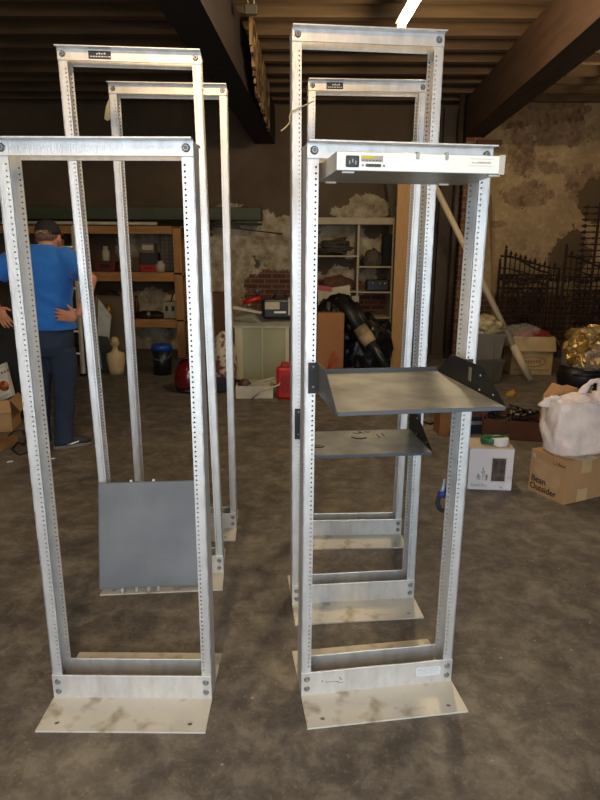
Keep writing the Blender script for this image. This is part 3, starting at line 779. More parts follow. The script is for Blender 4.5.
ct, w_, h = item('wire_crate', 142, 160, 252.5, S2, YB+.1, .16, mat('crate_dark', (50, 46, 40), .6), 'dark crate behind the red parts bin', 'crate')
for s in (-1, 1): MB().box(s*w_*.45-.006, -.01, 0, s*w_*.45+.006, 0, h).build('corner_post', BLACK, ct)
# drawer cabinet
cb, w_, h = item('drawer_cabinet', 163, 176, 232, S2, YB+.05, .16, mat('cabinet_dark', (44, 40, 36), .6), 'small-parts drawer cabinet at the right end of the middle shelf', 'cabinet')
nz = 10
for r_ in range(nz):
    for c_ in range(3):
        x = -w_/2+.008+c_*(w_-.016)/3; zz = .012+r_*(h-.02)/nz
        dr = MB().box(x+.003, -.012, zz+.003, x+(w_-.016)/3-.003, .0, zz+(h-.02)/nz-.004, bev=.001).build('drawer', mat('drawer_smoke', (92, 84, 72), .3), cb)
item('tin', 104, 112, 246, S2+.11, YB+.2, .1, OFFW, 'pale tin sitting behind the dull red bin', 'tin', shape='cyl')
item('parts_box', 135, 141, 258, S2, YB, .1, mat('brown_tin', (88, 60, 38), .6), 'small brown box left of the red parts bin', 'box')
t, w_, h = item('power_supply', 163, 181, 302, S1, YB-.06, .2, mat('beige_metal', (158, 146, 120), .5, .2), 'beige electrical box with sockets on the lowest shelf', 'electrical box')
for x in (-.4, -.05, .25): MB().box(w_*x, -.006, h*.45, w_*x+.04, 0, h*.75, bev=.002).build('socket', BLACK, t)
MB().tube([(-w_*.1, .05, h), (0, .06, h+.1), (w_*.3, .05, h+.2)], .01, 8).build('cable', BLACK, t)
t, w_, h = item('tool_pile', 134, 162, 311.5, S1, YB-.06, .2, mat('dark_junk', (52, 42, 34), .5, .3, .2, 30), 'heap of dark tools and hose on the lowest shelf', 'tools', shape='lump')
MB().sph((0, -.02, .06), (.035, .03, .05)).build('valve', mat('valve_silver', (170, 160, 140), .3, .8), t)
t, w_, h = item('jug', 133, 137.5, 296, S1, YB, .12, mat('brown_jug', (70, 34, 22), .5), 'dark brown jug on the lowest shelf', 'jug', shape='cyl')
t, w_, h = item('tool_pile', 95, 120, 291, S1+.0, YB+.1, .2, mat('dark_junk2', (60, 54, 44), .6, .1, .2, 30), 'dim heap of parts on the lowest shelf at left', 'tools', shape='lump')
# things lying on top of the shelving
a, b = at(-30, 213, 8.4), at(262, 213, 8.4)
g = MB(); zb = Z3+.002
g.box(a.x, 8.25, at(100, 219.5, 8.25).z, b.x, 8.55, at(100, 206.5, 8.25).z, bev=.01); g.box(a.x, 8.235, at(100, 215, 8.25).z, b.x, 8.25, at(100, 217, 8.25).z)
tag(g.build('green_beam', mat('green_metal', (74, 80, 58), .6, .2, .12, 5)), 'long dull green metal beam lying on top of the wooden shelving', 'beam')
g = MB().box(a.x, 8.22, Z3+.003, at(212, 220, 8.3).x, 8.5, at(100, 220, 8.22).z-.004)
tag(g.build('black_plank', BLACKM), 'black plank between the green beam and the shelving', 'plank')
pz = Z3+.02
g = MB().tube([(a.x, 8.12, pz+.02), (at(157, 222, 8.12).x, 8.12, pz+.01)], .022, 10)
tag(g.build('white_pipe', mat('pipe_cream', (200, 190, 165), .5)), 'cream pipe lying along the front of the shelving top', 'pipe')
c = [at(160, 221, 8.2), at(215, 224, 8.15), at(262, 224.5, 8.1)]
tag(MB().tube(c, .014, 8).build('dark_rod', mat('rod_green', (44, 48, 36), .6)), 'upper dark rod sticking out past the end of the shelving', 'rod')
c = [at(160, 223, 8.1), at(225, 227, 8.05), at(282, 234, 8.0)]
tag(MB().tube(c, .009, 8).build('dark_rod', MATS['rod_green']), 'lower bent dark rod sticking out past the end of the shelving', 'rod')

# bucket
t, w_, h = stand('bucket', 153, 173, 374, 344, 0, 'black bucket with a bright blue lid on the floor under the shelving', 'bucket')
r_ = w_/2
MB().loft([((0, 0, 0), r_*.86, r_*.86), ((0, 0, h*.82), r_*.97, r_*.97)], 24).build('body', mat('bucket_black', (22, 26, 30), .4), t)
MB().loft([((0, 0, h*.8), r_*1.03, r_*1.03), ((0, 0, h*.93), r_*1.05, r_*1.05), ((0, 0, h*.97), r_*.98, r_*.98), ((0, 0, h), r_*.9, r_*.9)], 24).build('lid', mat('lid_blue', (26, 66, 150), .45), t)
MB().tube([(r_*math.cos(q), -r_*abs(math.sin(q))-.01, h*.72-abs(math.sin(q))*.07) for q in [math.pi*i/12 for i in range(13)]], .004, 6).build('handle', STEEL, t)
# maroon case
t, w_, h = stand('vacuum_cleaner', 175, 205, 391, 357, R(15), 'shiny dark maroon rounded machine on the floor behind the left front rack', 'machine')
mb = MB(); mb.loft([((0, 0, .03), w_*.46, .14), ((0, 0, h*.35), w_*.52, .17), ((0, 0, h*.65), w_*.47, .15), ((0, 0, h*.88), w_*.32, .11), ((0, 0, h), w_*.1, .04)], 24); mb.build('shell', mat('maroon_gloss', (96, 16, 20), .2, 0, .1, coat=.6), t)
MB().loft([((0, 0, 0), w_*.4, .13), ((0, 0, .04), w_*.48, .15)], 20).build('base', BLACK, t)
MB().tube([(-w_*.3, -.05, h*.85), (-w_*.15, -.1, h*1.02), (w_*.2, -.05, h*.97)], .012, 8).build('handle', BLACK, t)

# ladder leaning on the bench
Yl = 6.7
def ladder():
    f0, f1 = fl(83.5, 376), at(73, 226, 7.75)
    off = at(56, 376, f0.y)-at(83.5, 376, f0.y); off.y = off.z = 0
    t = empty('ladder', (f0.x+off.x/2, f0.y, 0), 0, 'aluminium ladder leaning on the shelving behind the person', 'ladder')
    la = mat('ladder_alu', (225, 225, 215), .4, .2, .05); d_ = Vector((f1.x-f0.x, f1.y-f0.y, f1.z)); o_ = t.location
    for k_ in (0, 1):
        p = f0+off*k_-o_; MB().tube([p, p+d_], .024, 4).build('rail', la, t)
    n = int(d_.length/.28)
    for i in range(1, n):
        p = f0-o_+d_*(i*.28/d_.length); MB().tube([p, p+off], .014, 8).build('rung', la, t)
    for k_ in (0, 1):
        p = f0+off*k_-o_; MB().box(p.x-.03, p.y-.03, 0, p.x+.03, p.y+.03, .03, bev=.004).build('foot', BLACK, t)
ladder()
# pale boards and mirror panel leaning by the bench, mannequin bust
def leaning(name, pts, Y, m, label, cat, th=.02, lean=0):
    P = [at(u, v, Y+(lean*(375-v)/80)) for u, v in pts]
    return tag(MB().poly(P, (0, th, 0)).build(name, m), label, cat)
leaning('marble_board', [(97, 366), (98, 299), (111, 316), (108, 345), (104, 370)], 7.3, mat('marble_pale', (196, 200, 196), .4, 0, .1, 14), 'pale marbled board leaning beside the shelving', 'board', .03)
leaning('slate_board', [(98, 336), (107, 337), (115, 370), (103, 371)], 7.15, mat('slate_dark', (62, 62, 60), .5), 'dark grey board leaning in front of the pale marbled board', 'board', .03)
fr = empty('framed_glass', (0, 0, 0), 0, 'thin-framed dark glass panel leaning under the shelving', 'frame')
A, B, D2, E2 = at(94, 371, 7.5), at(133, 371, 7.5), at(126, 297, 7.75), at(96, 296, 7.75)
MB().poly([A, B, D2, E2], (0, .012, 0)).build('glass', mat('dusty_glass', (112, 104, 86), .25, .2, .15, 3), fr)
fm = MB()
for p, q in ((A, B), (B, D2), (D2, E2), (E2, A)): fm.tube([p, q], .012, 6)
fm.build('frame', mat('frame_gilt', (120, 104, 74), .5, .3), fr)
t = empty('bust', fl(117, 374), R(20), 'cream mannequin bust with a bare head standing on the floor', 'bust')
k_ = t.location.y*.97/F_PX
bu = MB(); bu.loft([((0, 0, 0), .10, .08), ((0, 0, .08), .11, .09), ((0, 0, .22), .13, .085), ((0, 0, .30), .12, .07), ((0, 0, .335), .045, .04), ((0, 0, .38), .035, .035), ((0, .005, .40), .045, .05), ((0, .005, .45), .058, .068), ((0, 0, .50), .055, .062), ((0, 0, .53), .03, .03)], 20)
bu.sph((0, -.068, .44), (.012, .018, .022)); bu.sph((.055, 0, .44), (.008, .015, .024)); bu.sph((-.055, 0, .44), (.008, .015, .024))
bu.xf(lambda v: v*.84); bu.build('figure', mat('cream_resin', (200, 178, 130), .35, 0, .06), t)
t, w_, h = item('brass_disc', 104, 111, 304, at(107, 316, 7.6).z, 7.6, .02, mat('brass', (170, 130, 50), .4, .6), 'small round yellow disc hanging behind the pale board', 'disc', shape='cyl')

# far left: carton with food card, black heap
t, w_, h = stand('carton', -28, 16, 428, 397, R(12), 'open brown carton at the left edge of the view', 'carton')
carton(t, w_, .28, h, CARD, open_=True)
cc = empty('recipe_box', (0, 0, 0), 0, 'white printed packet with a food picture standing in the left carton', 'packet')
Yc = t.location.y-.02
pp = [at(-8, 405, Yc), at(12.5, 396, Yc), at(4, 363, Yc), at(-16, 372, Yc)]
MB().poly(pp, (0, .05, 0)).build('packet', mat('packet_white', (205, 200, 190), .5), cc)
pc = at(4, 386, Yc-.002)
mb = MB(); mb.tube([pc+Vector((0, .002, 0)), pc+Vector((0, -.003, 0))], .043, 20); mb.build('food_picture', mat('food_orange', (200, 120, 50), .5, 0, .3, 40, col2=(120, 40, 20)), cc)
mb = MB()
for i in range(4): q = at(-1+i*3, 374-i*1.2, Yc-.002); mb.box(q.x-.007, q.y-.002, q.z-.008, q.x+.007, q.y, q.z+.008)
for i in range(6): q = at(0+i*1.8, 398-i*.8, Yc-.002); mb.box(q.x-.004, q.y-.002, q.z-.003, q.x+.004, q.y, q.z+.003)
mb.build('print', mat('brown_ink', (110, 80, 50), .6), cc)
t, w_, h = stand('carton', -24, 12, 446, 428, R(-8), 'low flattened brown carton under the open left carton', 'carton')
t.location.y -= 0
MB().box(-w_/2, -.12, 0, w_/2, .1, .05, bev=.003).build('body', CARDD, t)
bg = MB(); c_ = fl(4, 425); c_.y += .35
crumple(bg, (0, 0, .46), (.36, .30, .50), 4, .13, 4, 1.6); o = bg.build('black_sack', BLACKM); o.location = (c_.x-.12, c_.y, 0)
tag(o, 'tall black cloth-covered heap standing at the left edge beside the person', 'sack')
cb_ = MB(); random.seed(5)
pts = [fl(u, v, .008) for u, v in ((8, 436), (14, 431), (22, 430), (27, 436), (24, 445), (18, 442), (12, 449), (20, 455), (28, 452), (33, 446))]
cb_.tube(pts, .006, 6); tag(cb_.build('cable', BLACK), 'thin black cable coiled on the floor near the person', 'cable')

# ------------------------------------------------------------------ centre: glass tank etc.
def tank():
    t, w_, h = stand('storage_tank', 234, 291, 384, 328, 0, 'clear-fronted cream cabinet standing on the floor between the racks', 'cabinet')
    dp = .4; cr = mat('cream_panel', (196, 184, 150), .5, 0, .06)
    fr_ = MB(); fw_ = .085
    fr_.box(-w_/2, 0, 0, -w_/2+fw_*1.2, .03, h); fr_.box(w_/2-fw_*.7, 0, 0, w_/2, .03, h); fr_.box(-w_/2, 0, 0, w_/2, .03, .05)
    fr_.box(-w_/2, 0, 0, -w_/2+.02, dp, h); fr_.box(w_/2-.02, 0, 0, w_/2, dp, h); fr_.box(-w_/2, dp-.02, 0, w_/2, dp, h); fr_.build('frame', cr, t)
    MB().box(-w_/2+fw_, .005, .05, w_/2-fw_*.7, .012, h).build('door_glass', mat('green_glass', (182, 180, 146), .12, .1, .05, 3, alpha=.75), t)
    MB().box(-.003, -.004, .05, .008, .0, h).build('door_seam', cr, t)
    MB().poly([(-w_/2-.01, -.01, h), (w_/2+.01, -.01, h), (w_/2-.03, dp, h+.14), (-w_/2+.03, dp, h+.14)], (0, 0, .02)).build('lid', mat('dusty_lid', (176, 172, 152), .35, 0, .2, 5), t)
    return t, w_, h, dp
tk, tw, th_, tdp = tank()
ty_ = tk.location.y
def tool_bag():
    t, w_, h = on('tool_case', 262, 299, 313, 293, ty_+.15, R(8), 'black tool case with white stickers lying on top of the cream cabinet', 'tool case')
    MB().box(-w_/2, -.1, 0, w_/2, .16, h, bev=.03).build('case', BLACK, t)
    MB().box(-w_*.44, -.104, h*.5, -w_*.05, -.098, h*.85).build('sticker', OFFW, t)
    MB().box(-w_*.2, -.104, h*.3, w_*.12, -.098, h*.4).build('lettering', TEXTW, t)
    st_ = MB(); st_.box(w_*.18, -.106, h*.2, w_*.28, .17, h*1.02); st_.build('strap', OFFW, t)
    MB().tube([(-w_*.2, .03, h), (-w_*.1, .03, h+.06), (w_*.1, .03, h+.06), (w_*.2, .03, h)], .012, 8).build('handle', BLACK, t)
    t.location.z = tk.location.z+th_+.09
tool_bag()
p = at(251, 298, ty_+.1)
t = empty('drill', (p.x, p.y, p.z-.03), R(10), 'red and grey power drill lying beside the black tool case', 'power tool')
MB().tube([(-.09, 0, -.02), (.02, 0, .01), (.1, 0, .03)], [.025, .03, .03], 12).build('body', RED, t)
MB().tube([(.06, 0, .02), (.08, 0, .10)], .02, 10).build('grip', BLACK, t)
MB().tube([(.03, 0, .10), (.12, 0, .12)], .025, 10).build('battery', GREYD, t)
leaning('plank', [(233, 306), (262, 312), (261, 314), (233, 309)], ty_-.05, OFFW, 'narrow pale strip of wood lying on the cream cabinet', 'strip', .05)
t, w_, h = stand('power_strip_box', 236, 273, 398, 386, R(2), 'low white tray on the floor in front of the cream cabinet', 'tray')
mb = MB(); mb.box(-w_/2, -.02, 0, w_/2, 0, h); mb.box(-w_/2, .16, 0, w_/2, .18, h); mb.box(-w_/2, 0, 0, -w_/2+.015, .16, h); mb.box(w_/2-.015, 0, 0, w_/2, .16, h); mb.box(-w_/2, 0, 0, w_/2, .16, .01); mb.build('body', mat('tray_cream', (198, 190, 166), .5), t)
q = t.location
t = empty('reel', (q.x-.11, q.y+.07, .10), 0, 'round brown reel sitting in the low white tray', 'reel')
MB().tube([(0, 0, 0), (0, .04, 0)], .075, 20).build('disc', mat('reel_brown', (70, 46, 34), .5), t)
MB().tube([(0, -.01, 0), (0, .05, 0)], .02, 12).build('hub', BLACK, t)
tag(MB().tube([at(248, 386, q.y), at(262, 381, q.y), at(274, 378, q.y), at(281, 380, q.y), at(279, 385, q.y-.1), at(270, 388, q.y-.12), at(260, 392, q.y-.14), fl(252, 399, .008)], .009, 8).build('cable', OFFW), 'pale cable curling over the low white tray', 'cable')
t, w_, h = stand('fuel_can', 277, 299, 398, 363, R(-4), 'red plastic fuel can on the floor beside the cream cabinet', 'fuel can')
MB().box(-w_/2, -.08, 0, w_/2, .10, h*.92, bev=.03).build('body', RED, t)
MB().box(-w_*.3, -.083, h*.2, w_*.3, -.078, h*.7, bev=.002).build('panel', mat('red_deep', (150, 18, 18), .4), t)
MB().tube([(-w_*.3, 0, h*.9), (-w_*.25, 0, h*1.0), (w_*.2, 0, h*1.0), (w_*.25, 0, h*.9)], .014, 8).build('handle', RED, t)
t, w_, h = stand('flowered_bag', 213, 236, 390, 334, R(5), 'patterned shopping bag standing left of the cream cabinet', 'bag')
mb = MB(); crumple(mb, (0, 0, h*.5+.03), (w_*.55, .13, h*.6), 3, .08, 4); mb.build('bag', mat('flower_print', (176, 166, 140), .6, 0, .2, 14, col2=(96, 40, 34), lo=.42, hi=.5), t)
mb = MB(); mb.box(-w_*.5, -.15, 0, w_*.5, .1, h*.28, bev=.03); mb.build('lower_half', mat('navy_cloth', (26, 28, 44), .8), t)
t, w_, h = on('carton', 209, 226, 334, 292, 7.2, R(-6), 'brown carton standing behind the patterned shopping bag', 'carton', z=0)
MB().box(-w_/2, 0, 0, w_/2, .3, at(215, 293, 7.2).z, bev=.005).build('body', mat('carton_brown', (100, 66, 40), .8), t)

# ------------------------------------------------------------------ centre: white shelving, sacks, roll
YS = 8.35
def cubby():
    x0, x1 = at(312, 240, YS).x, at(394, 240, YS).x; zt_ = at(350, 217.5, YS).z; zl = at(350, 224.5, YS).z
    t = empty('white_shelf_unit', ((x0+x1)/2, YS, 0), 0, 'tall white shelf unit with cubbies against the brown wall', 'shelf unit')
    hw = (x1-x0)/2; m = mat('shelf_cream', (178, 164, 136), .6, 0, .08, 6)
    dv = at(358.5, 240, YS).x-t.location.x
    MB().box(-hw, -.02, zl, hw, .35, zt_, bev=.004).build('top_board', m, t)
    for x in (-hw, hw-.02): MB().box(x, 0, 0, x+.02, .35, zl).build('side_panel', m, t)
    MB().box(dv-.014, -.005, 0, dv+.014, .35, zl).build('divider', m, t)
    MB().box(-hw, .345, 0, hw, .355, zl).build('back_panel', mat('shelf_back', (96, 80, 60), .8, 0, .25, 4), t) if False else None
    zs = {}
    for nm, v, a, b in (('l1', 255.5, -hw+.02, dv-.014), ('l2', 291, -hw+.02, dv-.014), ('r1', 266, dv+.014, hw-.02), ('r2', 291.5, dv+.014, hw-.02), ('r3', 317, dv+.014, hw-.02), ('l3', 335, -hw+.02, dv-.014)):
        z = at(350, v, YS).z; zs[nm] = z
        MB().box(a, 0, z-.022, b, .34, z, bev=.002).build('shelf_board', m, t)
    return zs
zs = cubby()
random.seed(21)
t = empty('rope_coil', (at(336, 250, YS).x, YS+.14, zs['l1']+.005), 0, 'coil of dark rope piled in the upper left cubby', 'rope')
mb = MB()
for i in range(13):
    r_ = random.uniform(.12, .24); h0 = .012+i*.012; tilt = random.uniform(-.25, .25); ph = random.uniform(0, 6)
    mb.tube([(min(.27, max(-.27, math.cos(q)*r_)), math.sin(q)*.11, h0+tilt*.2*math.sin(q+ph)+.03) for q in [2*math.pi*j/20 for j in range(21)]], .013, 6)
mb.build('coil', mat('rope_grey', (74, 68, 58), .9, 0, .2, 30), t)
def cub(u0, u1, vt, z, m, name, label, cat, **kw): return item(name, u0, u1, vt, zs[z]+.001, YS+.03, .2, m, label, cat, **kw)
cub(364, 380, 249, 'r1', mat('grey_bag', (92, 80, 64), .8, 0, .2, 30), 'folded_bag', 'ribbed grey-brown folded bag in the upper right cubby', 'bag', shape='lump')
cub(381, 391, 234, 'r1', BLACKM, 'black_case', 'black case standing in the upper right cubby', 'case', bev=.02)
t, _, _ = cub(359.8, 365, 258, 'r1', BLACKM, 'cable_roll', 'small black roll against the cubby divider', 'roll', shape='cyl')
t, w_, h = cub(366, 389, 280, 'r2', BLACK, 'camera_case', 'black equipment case with shiny latches in the middle right cubby', 'case', bev=.02)
for x in (-.25, .1, .3): MB().sph((w_*x, -.01, h*.7), .018).build('latch', mat('bright_latch', (230, 220, 200), .2, .9), t)
cub(322, 352, 276, 'l2', mat('brown_cloth', (110, 78, 56), .9, 0, .25, 12), 'cloth_bundle', 'brown bundle of cloth in the lower left cubby', 'bundle', shape='lump')
# white board + red strip behind the sacks
leaning('cream_board', [(318, 366), (318, 290), (350, 285), (353, 366)], 7.98, mat('panel_cream', (200, 190, 156), .5), 'cream panel leaning behind the black sacks', 'panel', .03)
leaning('red_strip', [(317, 290), (317, 285), (332, 287), (332, 291)], 7.955, RED, 'short red strip across the top of the cream panel', 'strip', .03)
leaning('cream_card', [(352, 364), (352, 296), (359, 296), (359, 364)], 8.1, OFFW, 'small cream card beside the white shelf divider', 'card', .02)
# black sacks
def sack(u, v, ru, rv, Y, seed, label, dep=.3, m=BAG):
    p = at(u, v, Y); k = Y*.97/F_PX
    h = p.z+rv*k
    mb = MB(); crumple(mb, (0, 0, h*.5+h*.1), (ru*k, dep, h*.6), seed, .16, 5, 1.7)
    o = mb.build('bin_bag', m); o.location = (p.x, Y, 0)
    return tag(o, label, 'bin bag', 'black bin bags heaped between the racks')
sack(336, 330, 24, 28, 7.55, 3, 'black bin bag heaped behind the brown carton')
sack(362, 347, 26, 28, 7.08, 8, 'glossy black bin bag under the long black roll', .24)
sack(382, 350, 13, 26, 7.55, 12, 'small black bin bag beside the orange wooden post', .2)
t, w_, h = stand('carton', 316, 343, 383, 313, R(8), 'tall brown carton standing in front of the black bin bags', 'carton')
t.location.y += 0
MB().box(-w_/2, -.02, 0, w_/2, .16, h, bev=.01).build('body', mat('carton_orange', (148, 100, 58), .8, 0, .06), t)
cy = t.location.y
mb = MB(); mb.tube([at(338, 358, cy-.15), at(331, 370, cy-.17), at(330, 377, cy-.17), at(338, 380, cy-.2)], .012, 8)
mb.tube([at(335, 352, cy-.15), at(329, 362, cy-.15), at(328, 374, cy-.18)], .01, 8)
tag(mb.build('red_cable', RED), 'red tubing hanging in front of the tall brown carton', 'tubing')
p = fl(350, 389); mb = MB(); crumple(mb, (0, 0, .1), (.17, .1, .12), 33, .4, 4, 3)
o = mb.build('tool_heap', mat('dark_mixed', (60, 34, 26), .5, .2, .3, 30)); o.location = (p.x, p.y, 0); tag(o, 'low heap of dark tools in front of the bin bags', 'tools')
t = empty('roll', (0, 0, 0), 0, 'long black roll with a grey taped band leaning across the bin bags', 'roll')
A, B = at(339, 299, 6.72), at(388, 368, 6.42)
def ln_(s): return A.lerp(B, s)
MB().tube([ln_(0), ln_(.5)], .072, 18).build('sleeve', mat('roll_black', (22, 22, 22), .5, 0, .1), t)
MB().tube([ln_(.42), ln_(.5), ln_(.64)], [.08, .084, .076], 18).build('tape_band', mat('duct_grey', (128, 112, 84), .5), t)
MB().tube([ln_(.52), ln_(.645)], [.0845, .078], 18).build('tape_label', mat('tape_cream', (172, 152, 110), .6), t)
MB().tube([ln_(.6), ln_(.82), ln_(1.0)], [.055, .045, .04], 14).build('tube', mat('roll_dark', (34, 34, 32), .35), t)
A2, B2 = at(353, 305, 7.0), at(366, 330, 6.85)
tag(MB().tube([A2, B2], .07, 14).build('roll', MATS['roll_black']), 'short black tube end behind the long taped roll', 'roll')

# orange wooden post
pb = fl(399, 372); xA, xB = at(393, 300, pb.y).x, at(411, 300, pb.y).x
mb = MB().box(-(xB-xA)/2, 0, 0, (xB-xA)/2, .05, at(400, 160, pb.y).z, bev=.004)
o = mb.build('wooden_door_panel', OAK); o.location = ((xA+xB)/2, pb.y, 0); tag(o, 'tall orange-brown wooden board standing upright between the right racks', 'board')

# dark doors, steel column, brick pier and pipes behind the right racks
YD = 8.3
def vert(name, u0, u1, vt, Y, m, label, cat, dep=.08, vref=250, round_=False, zb=0.0):
    x0, x1 = at(u0, vref, Y).x, at(u1, vref, Y).x; zt_ = min(at((u0+u1)/2, vt, Y).z, 3.36)
    mb = MB()
    if round_: mb.tube([((x0+x1)/2, Y, zb), ((x0+x1)/2, Y, zt_)], (x1-x0)/2, 12)
    else: mb.box(x0, Y, zb, x1, Y+dep, zt_, bev=.004)
    return tag(mb.build(name, m), label, cat)
brn = mat('dark_door_brown', (62, 46, 32), .7, 0, .15, 4, .05, 40, stretch=(6, 6, 1))
vert('door_leaf', 412, 436, 106, 8.45, brn, 'dark brown board standing behind the tall right racks', 'board')
vert('door_leaf', 437, 449, 106, 8.5, mat('door_olive', (70, 58, 42), .7, 0, .12), 'olive brown board standing left of the steel column', 'board')
vert('steel_column', 450, 456, 90, 8.2, mat('column_grey', (78, 66, 52), .6, .3, .15), 'thin grey-brown steel column reaching the joists', 'column', round_=True)
o = vert('trim_90', 459, 475, 97, 8.45, None or mat('pier', (90, 60, 42), .9), None, None, .4)
m_, nt_, b_ = nodes_mat('brick_pier'); co_ = N(nt_, 'ShaderNodeTexCoord').outputs['Object']; bc_, _ = brick_col(nt_, co_, (120, 78, 54), (98, 62, 42), (128, 110, 86)); nt_.links.new(bc_, b_.inputs['Base Color']); b_.inputs['Roughness'].default_value = .9
o.data.materials.clear(); o.data.materials.append(m_); o['kind'] = 'structure'
# plank leaning near R2 between dark boards
tag(MB().poly([at(383, 160, 8.45), at(391, 160, 8.45), at(396, 217.2, 8.45), at(391, 217.2, 8.45)], (0, .03, 0)).build('leaning_batten', mat('batten_grey', (80, 72, 58), .7)), 'short grey batten leaning above the white shelf unit', 'batten')
# white pipe leaning
A, B = fl(530, 380, .03), at(413, 141, 7.02)
t = empty('drain_pipe', (0, 0, 0), 0, 'long pale plastic pipe leaning diagonally behind the right rack', 'pipe')
MB().tube([A.lerp(B, .13), B], .033, 14).build('pipe', mat('pvc_cream', (196, 178, 146), .45, 0, .06), t)
MB().tube([A, A.lerp(B, .15)], .041, 14).build('end_sleeve', MATS['pvc_cream'], t)
c = [at(496, 320, 7.6), at(491, 230, 8.3)]
c[0] = Vector((c[0].x, 7.4, 0))
tag(MB().tube([Vector((at(500, 330, 7.5).x, 7.5, 0)), at(489, 205, 8.6)], .012, 6).build('thin_rod', mat('rod_wood', (140, 106, 70), .7)), 'thin wooden rod leaning on the plaster wall behind the right upright', 'rod')
tag(MB().tube([Vector((at(496, 330, 7.7).x, 7.7, 0)), at(491, 195, 8.7)], .01, 6).build('thin_rod', MATS['rod_wood']), 'thinner rod leaning on the plaster wall beside the iron gate', 'rod')
tag(MB().box(at(475, 142, 8.5).x, 8.4, at(475, 146, 8.5).z, at(500, 142, 8.5).x, 8.9, at(475, 141, 8.5).z).build('stone_ledge', MATS['pier']), 'short masonry ledge at the foot of the girder', 'ledge')

# ------------------------------------------------------------------ iron gates and railing
def finial(mb, p, s=1.0, ax=(0, 0, 1)):
    ax = Vector(ax); p = Vector(p)
    mb.tube([p, p+ax*.02*s, p+ax*.045*s, p+ax*.10*s], [.008*s, .022*s, .026*s, .001], 6)
    sd = Vector((1, 0, 0)) if abs(ax.z) > .5 else Vector((0, 0, 1))
    mb.tube([p+ax*.03*s-sd*.032*s, p+ax*.03*s+sd*.032*s], .009*s, 6)
def gate(u0, u1, vtopL, vmid, Y, label, n=9, rz=0):
    x0, x1 = at(u0, 300, Y).x, at(u1, 300, Y).x; w_ = x1-x0
    zL = at(u0, vtopL, Y).z; zm = at(u0, vmid, Y).z; zr = at(u0, vmid+12, Y).z
    t = empty('iron_gate', (x0, Y, 0), rz, label, 'gate', 'rusty iron gates against the plaster wall')
    f = MB()
    zl2 = at(u0, 256, Y).z
    f.tube([(0, 0, .02), (0, 0, zL)], .018, 6); f.tube([(w_, 0, .02), (w_, 0, zm-.02)], .018, 6)
    for z in (.12, .62, zm-.12, zm-.30): f.tube([(0, 0, z), (w_, 0, z)], .013, 6)
    cur = [(w_*s, 0, zl2-(zl2-(zm-.03))*(3*s*s-2*s**3)) for s in [i/10 for i in range(11)]]
    f.tube(cur, .015, 6); f.tube([(x, y_, z-.16) for x, y_, z in cur], .01, 6); finial(f, (0, 0, zL), .6); f.build('frame', IRON, t)
    for i in range(1, n):
        x = w_*i/n; s = i/n; zt_ = zl2-(zl2-(zm-.03))*(3*s*s-2*s**3)
        pk = MB(); pk.tube([(x, 0, .1), (x, 0, zt_+.03)], .008, 6); finial(pk, (x, 0, zt_+.01), .75 if i % 2 else .4)
        pk.build('picket', IRON, t)
    sc = MB(); random.seed(2)
    for cx, cz, r_ in ((w_*.3, zm-.55, .12), (w_*.7, zm-.55, .12), (w_*.5, zm-.8, .15), (w_*.3, .85, .12), (w_*.7, .85, .12), (w_*.5, .4, .16)):
        for sg in (-1, 1):
            sc.tube([(cx+sg*(r_*.2+r_*(1-j/16)*math.cos(j*.55)*.8), -.012, cz+r_*(1-j/18)*math.sin(j*.55)) for j in range(14)], .009, 5)
    for i in range(12):
        x = w_*(i+.5)/12; finial(sc, (x, -.01, zm-.2+.02*math.sin(i)), .9)
    sc.build('scrollwork', IRON, t)
    return t
gate(502, 546, 249, 270, 8.2, 'rusty iron gate with a swooping top beside the leaning pipe')
gate(497, 556, 262, 266, 8.45, 'wider rusty iron gate stacked behind the swooping gate', 12)
gate(561, 612, 247, 268, 8.25, 'rusty iron gate at the right edge behind the clear bag')
def railing():
    Y = 7.9
    t = empty('iron_railing', (at(589, 300, Y).x, Y, 0), 0, 'rusty spear-topped railing panel stood on its end at the right edge', 'railing')
    zt_ = at(589, 203, Y).z; k = Y*.97/F_PX
    for x in (0, .75): MB().box(x-.015, -.01, 0, x+.015, .01, zt_, bev=.002).build('rail', IRON, t)
    z = zt_-.05; i = 0
    while z > .1:
        pk = MB(); pk.tube([(-.14, -.015, z), (1.0, -.015, z)], .009, 6)
        finial(pk, (-.14, -.015, z), .9, (-1, 0, 0)); pk.sph((-.05, -.015, z), .017, 1); pk.build('spear', IRON, t); z -= .076
railing()

# ------------------------------------------------------------------ right: totes, cartons, bags
def tote(u0, u1, vb, vt, m, label, z=None, Y=None):
    if Y is None: t, w_, h = stand('storage_tote', u0, u1, vb, vt, 0, label, 'storage tote', 'grey totes stacked by the leaning pipe')
    else: t, w_, h = on('storage_tote', u0, u1, vb, vt, Y, 0, label, 'storage tote', 'grey totes stacked by the leaning pipe', z=z)
    mb = MB(); d_ = .34
    def ring(s, z): return [(-w_/2*s, -d_/2*s, z), (w_/2*s, -d_/2*s, z), (w_/2*s, d_/2*s, z), (-w_/2*s, d_/2*s, z)]
    for z0, s0, z1_, s1_ in ((0, .84, h*.86, .96), (h*.86, 1.0, h, 1.02)):
        a = [mb.bm.verts.new(p) for p in ring(s0, z0)]; b = [mb.bm.verts.new(p) for p in ring(s1_, z1_)]
        mb.bm.faces.new(a[::-1]); mb.bm.faces.new(b)
        for i in range(4): mb.bm.faces.new((a[i], a[(i+1) % 4], b[(i+1) % 4], b[i]))
    mb.build('body', m, t)
    for x in (-.25, .25): MB().box(w_*x-.01, -d_/2-.012, h*.05, w_*x+.01, -d_/2*.85, h*.85, bev=.003).build('rib', m, t)
    return t, h, w_
lower, lh, lw = tote(466, 503, 384, 360, GREYD, 'dark grey tote on the floor, bottom of the stack')
ly = lower.location.y
lower.location.y += .17
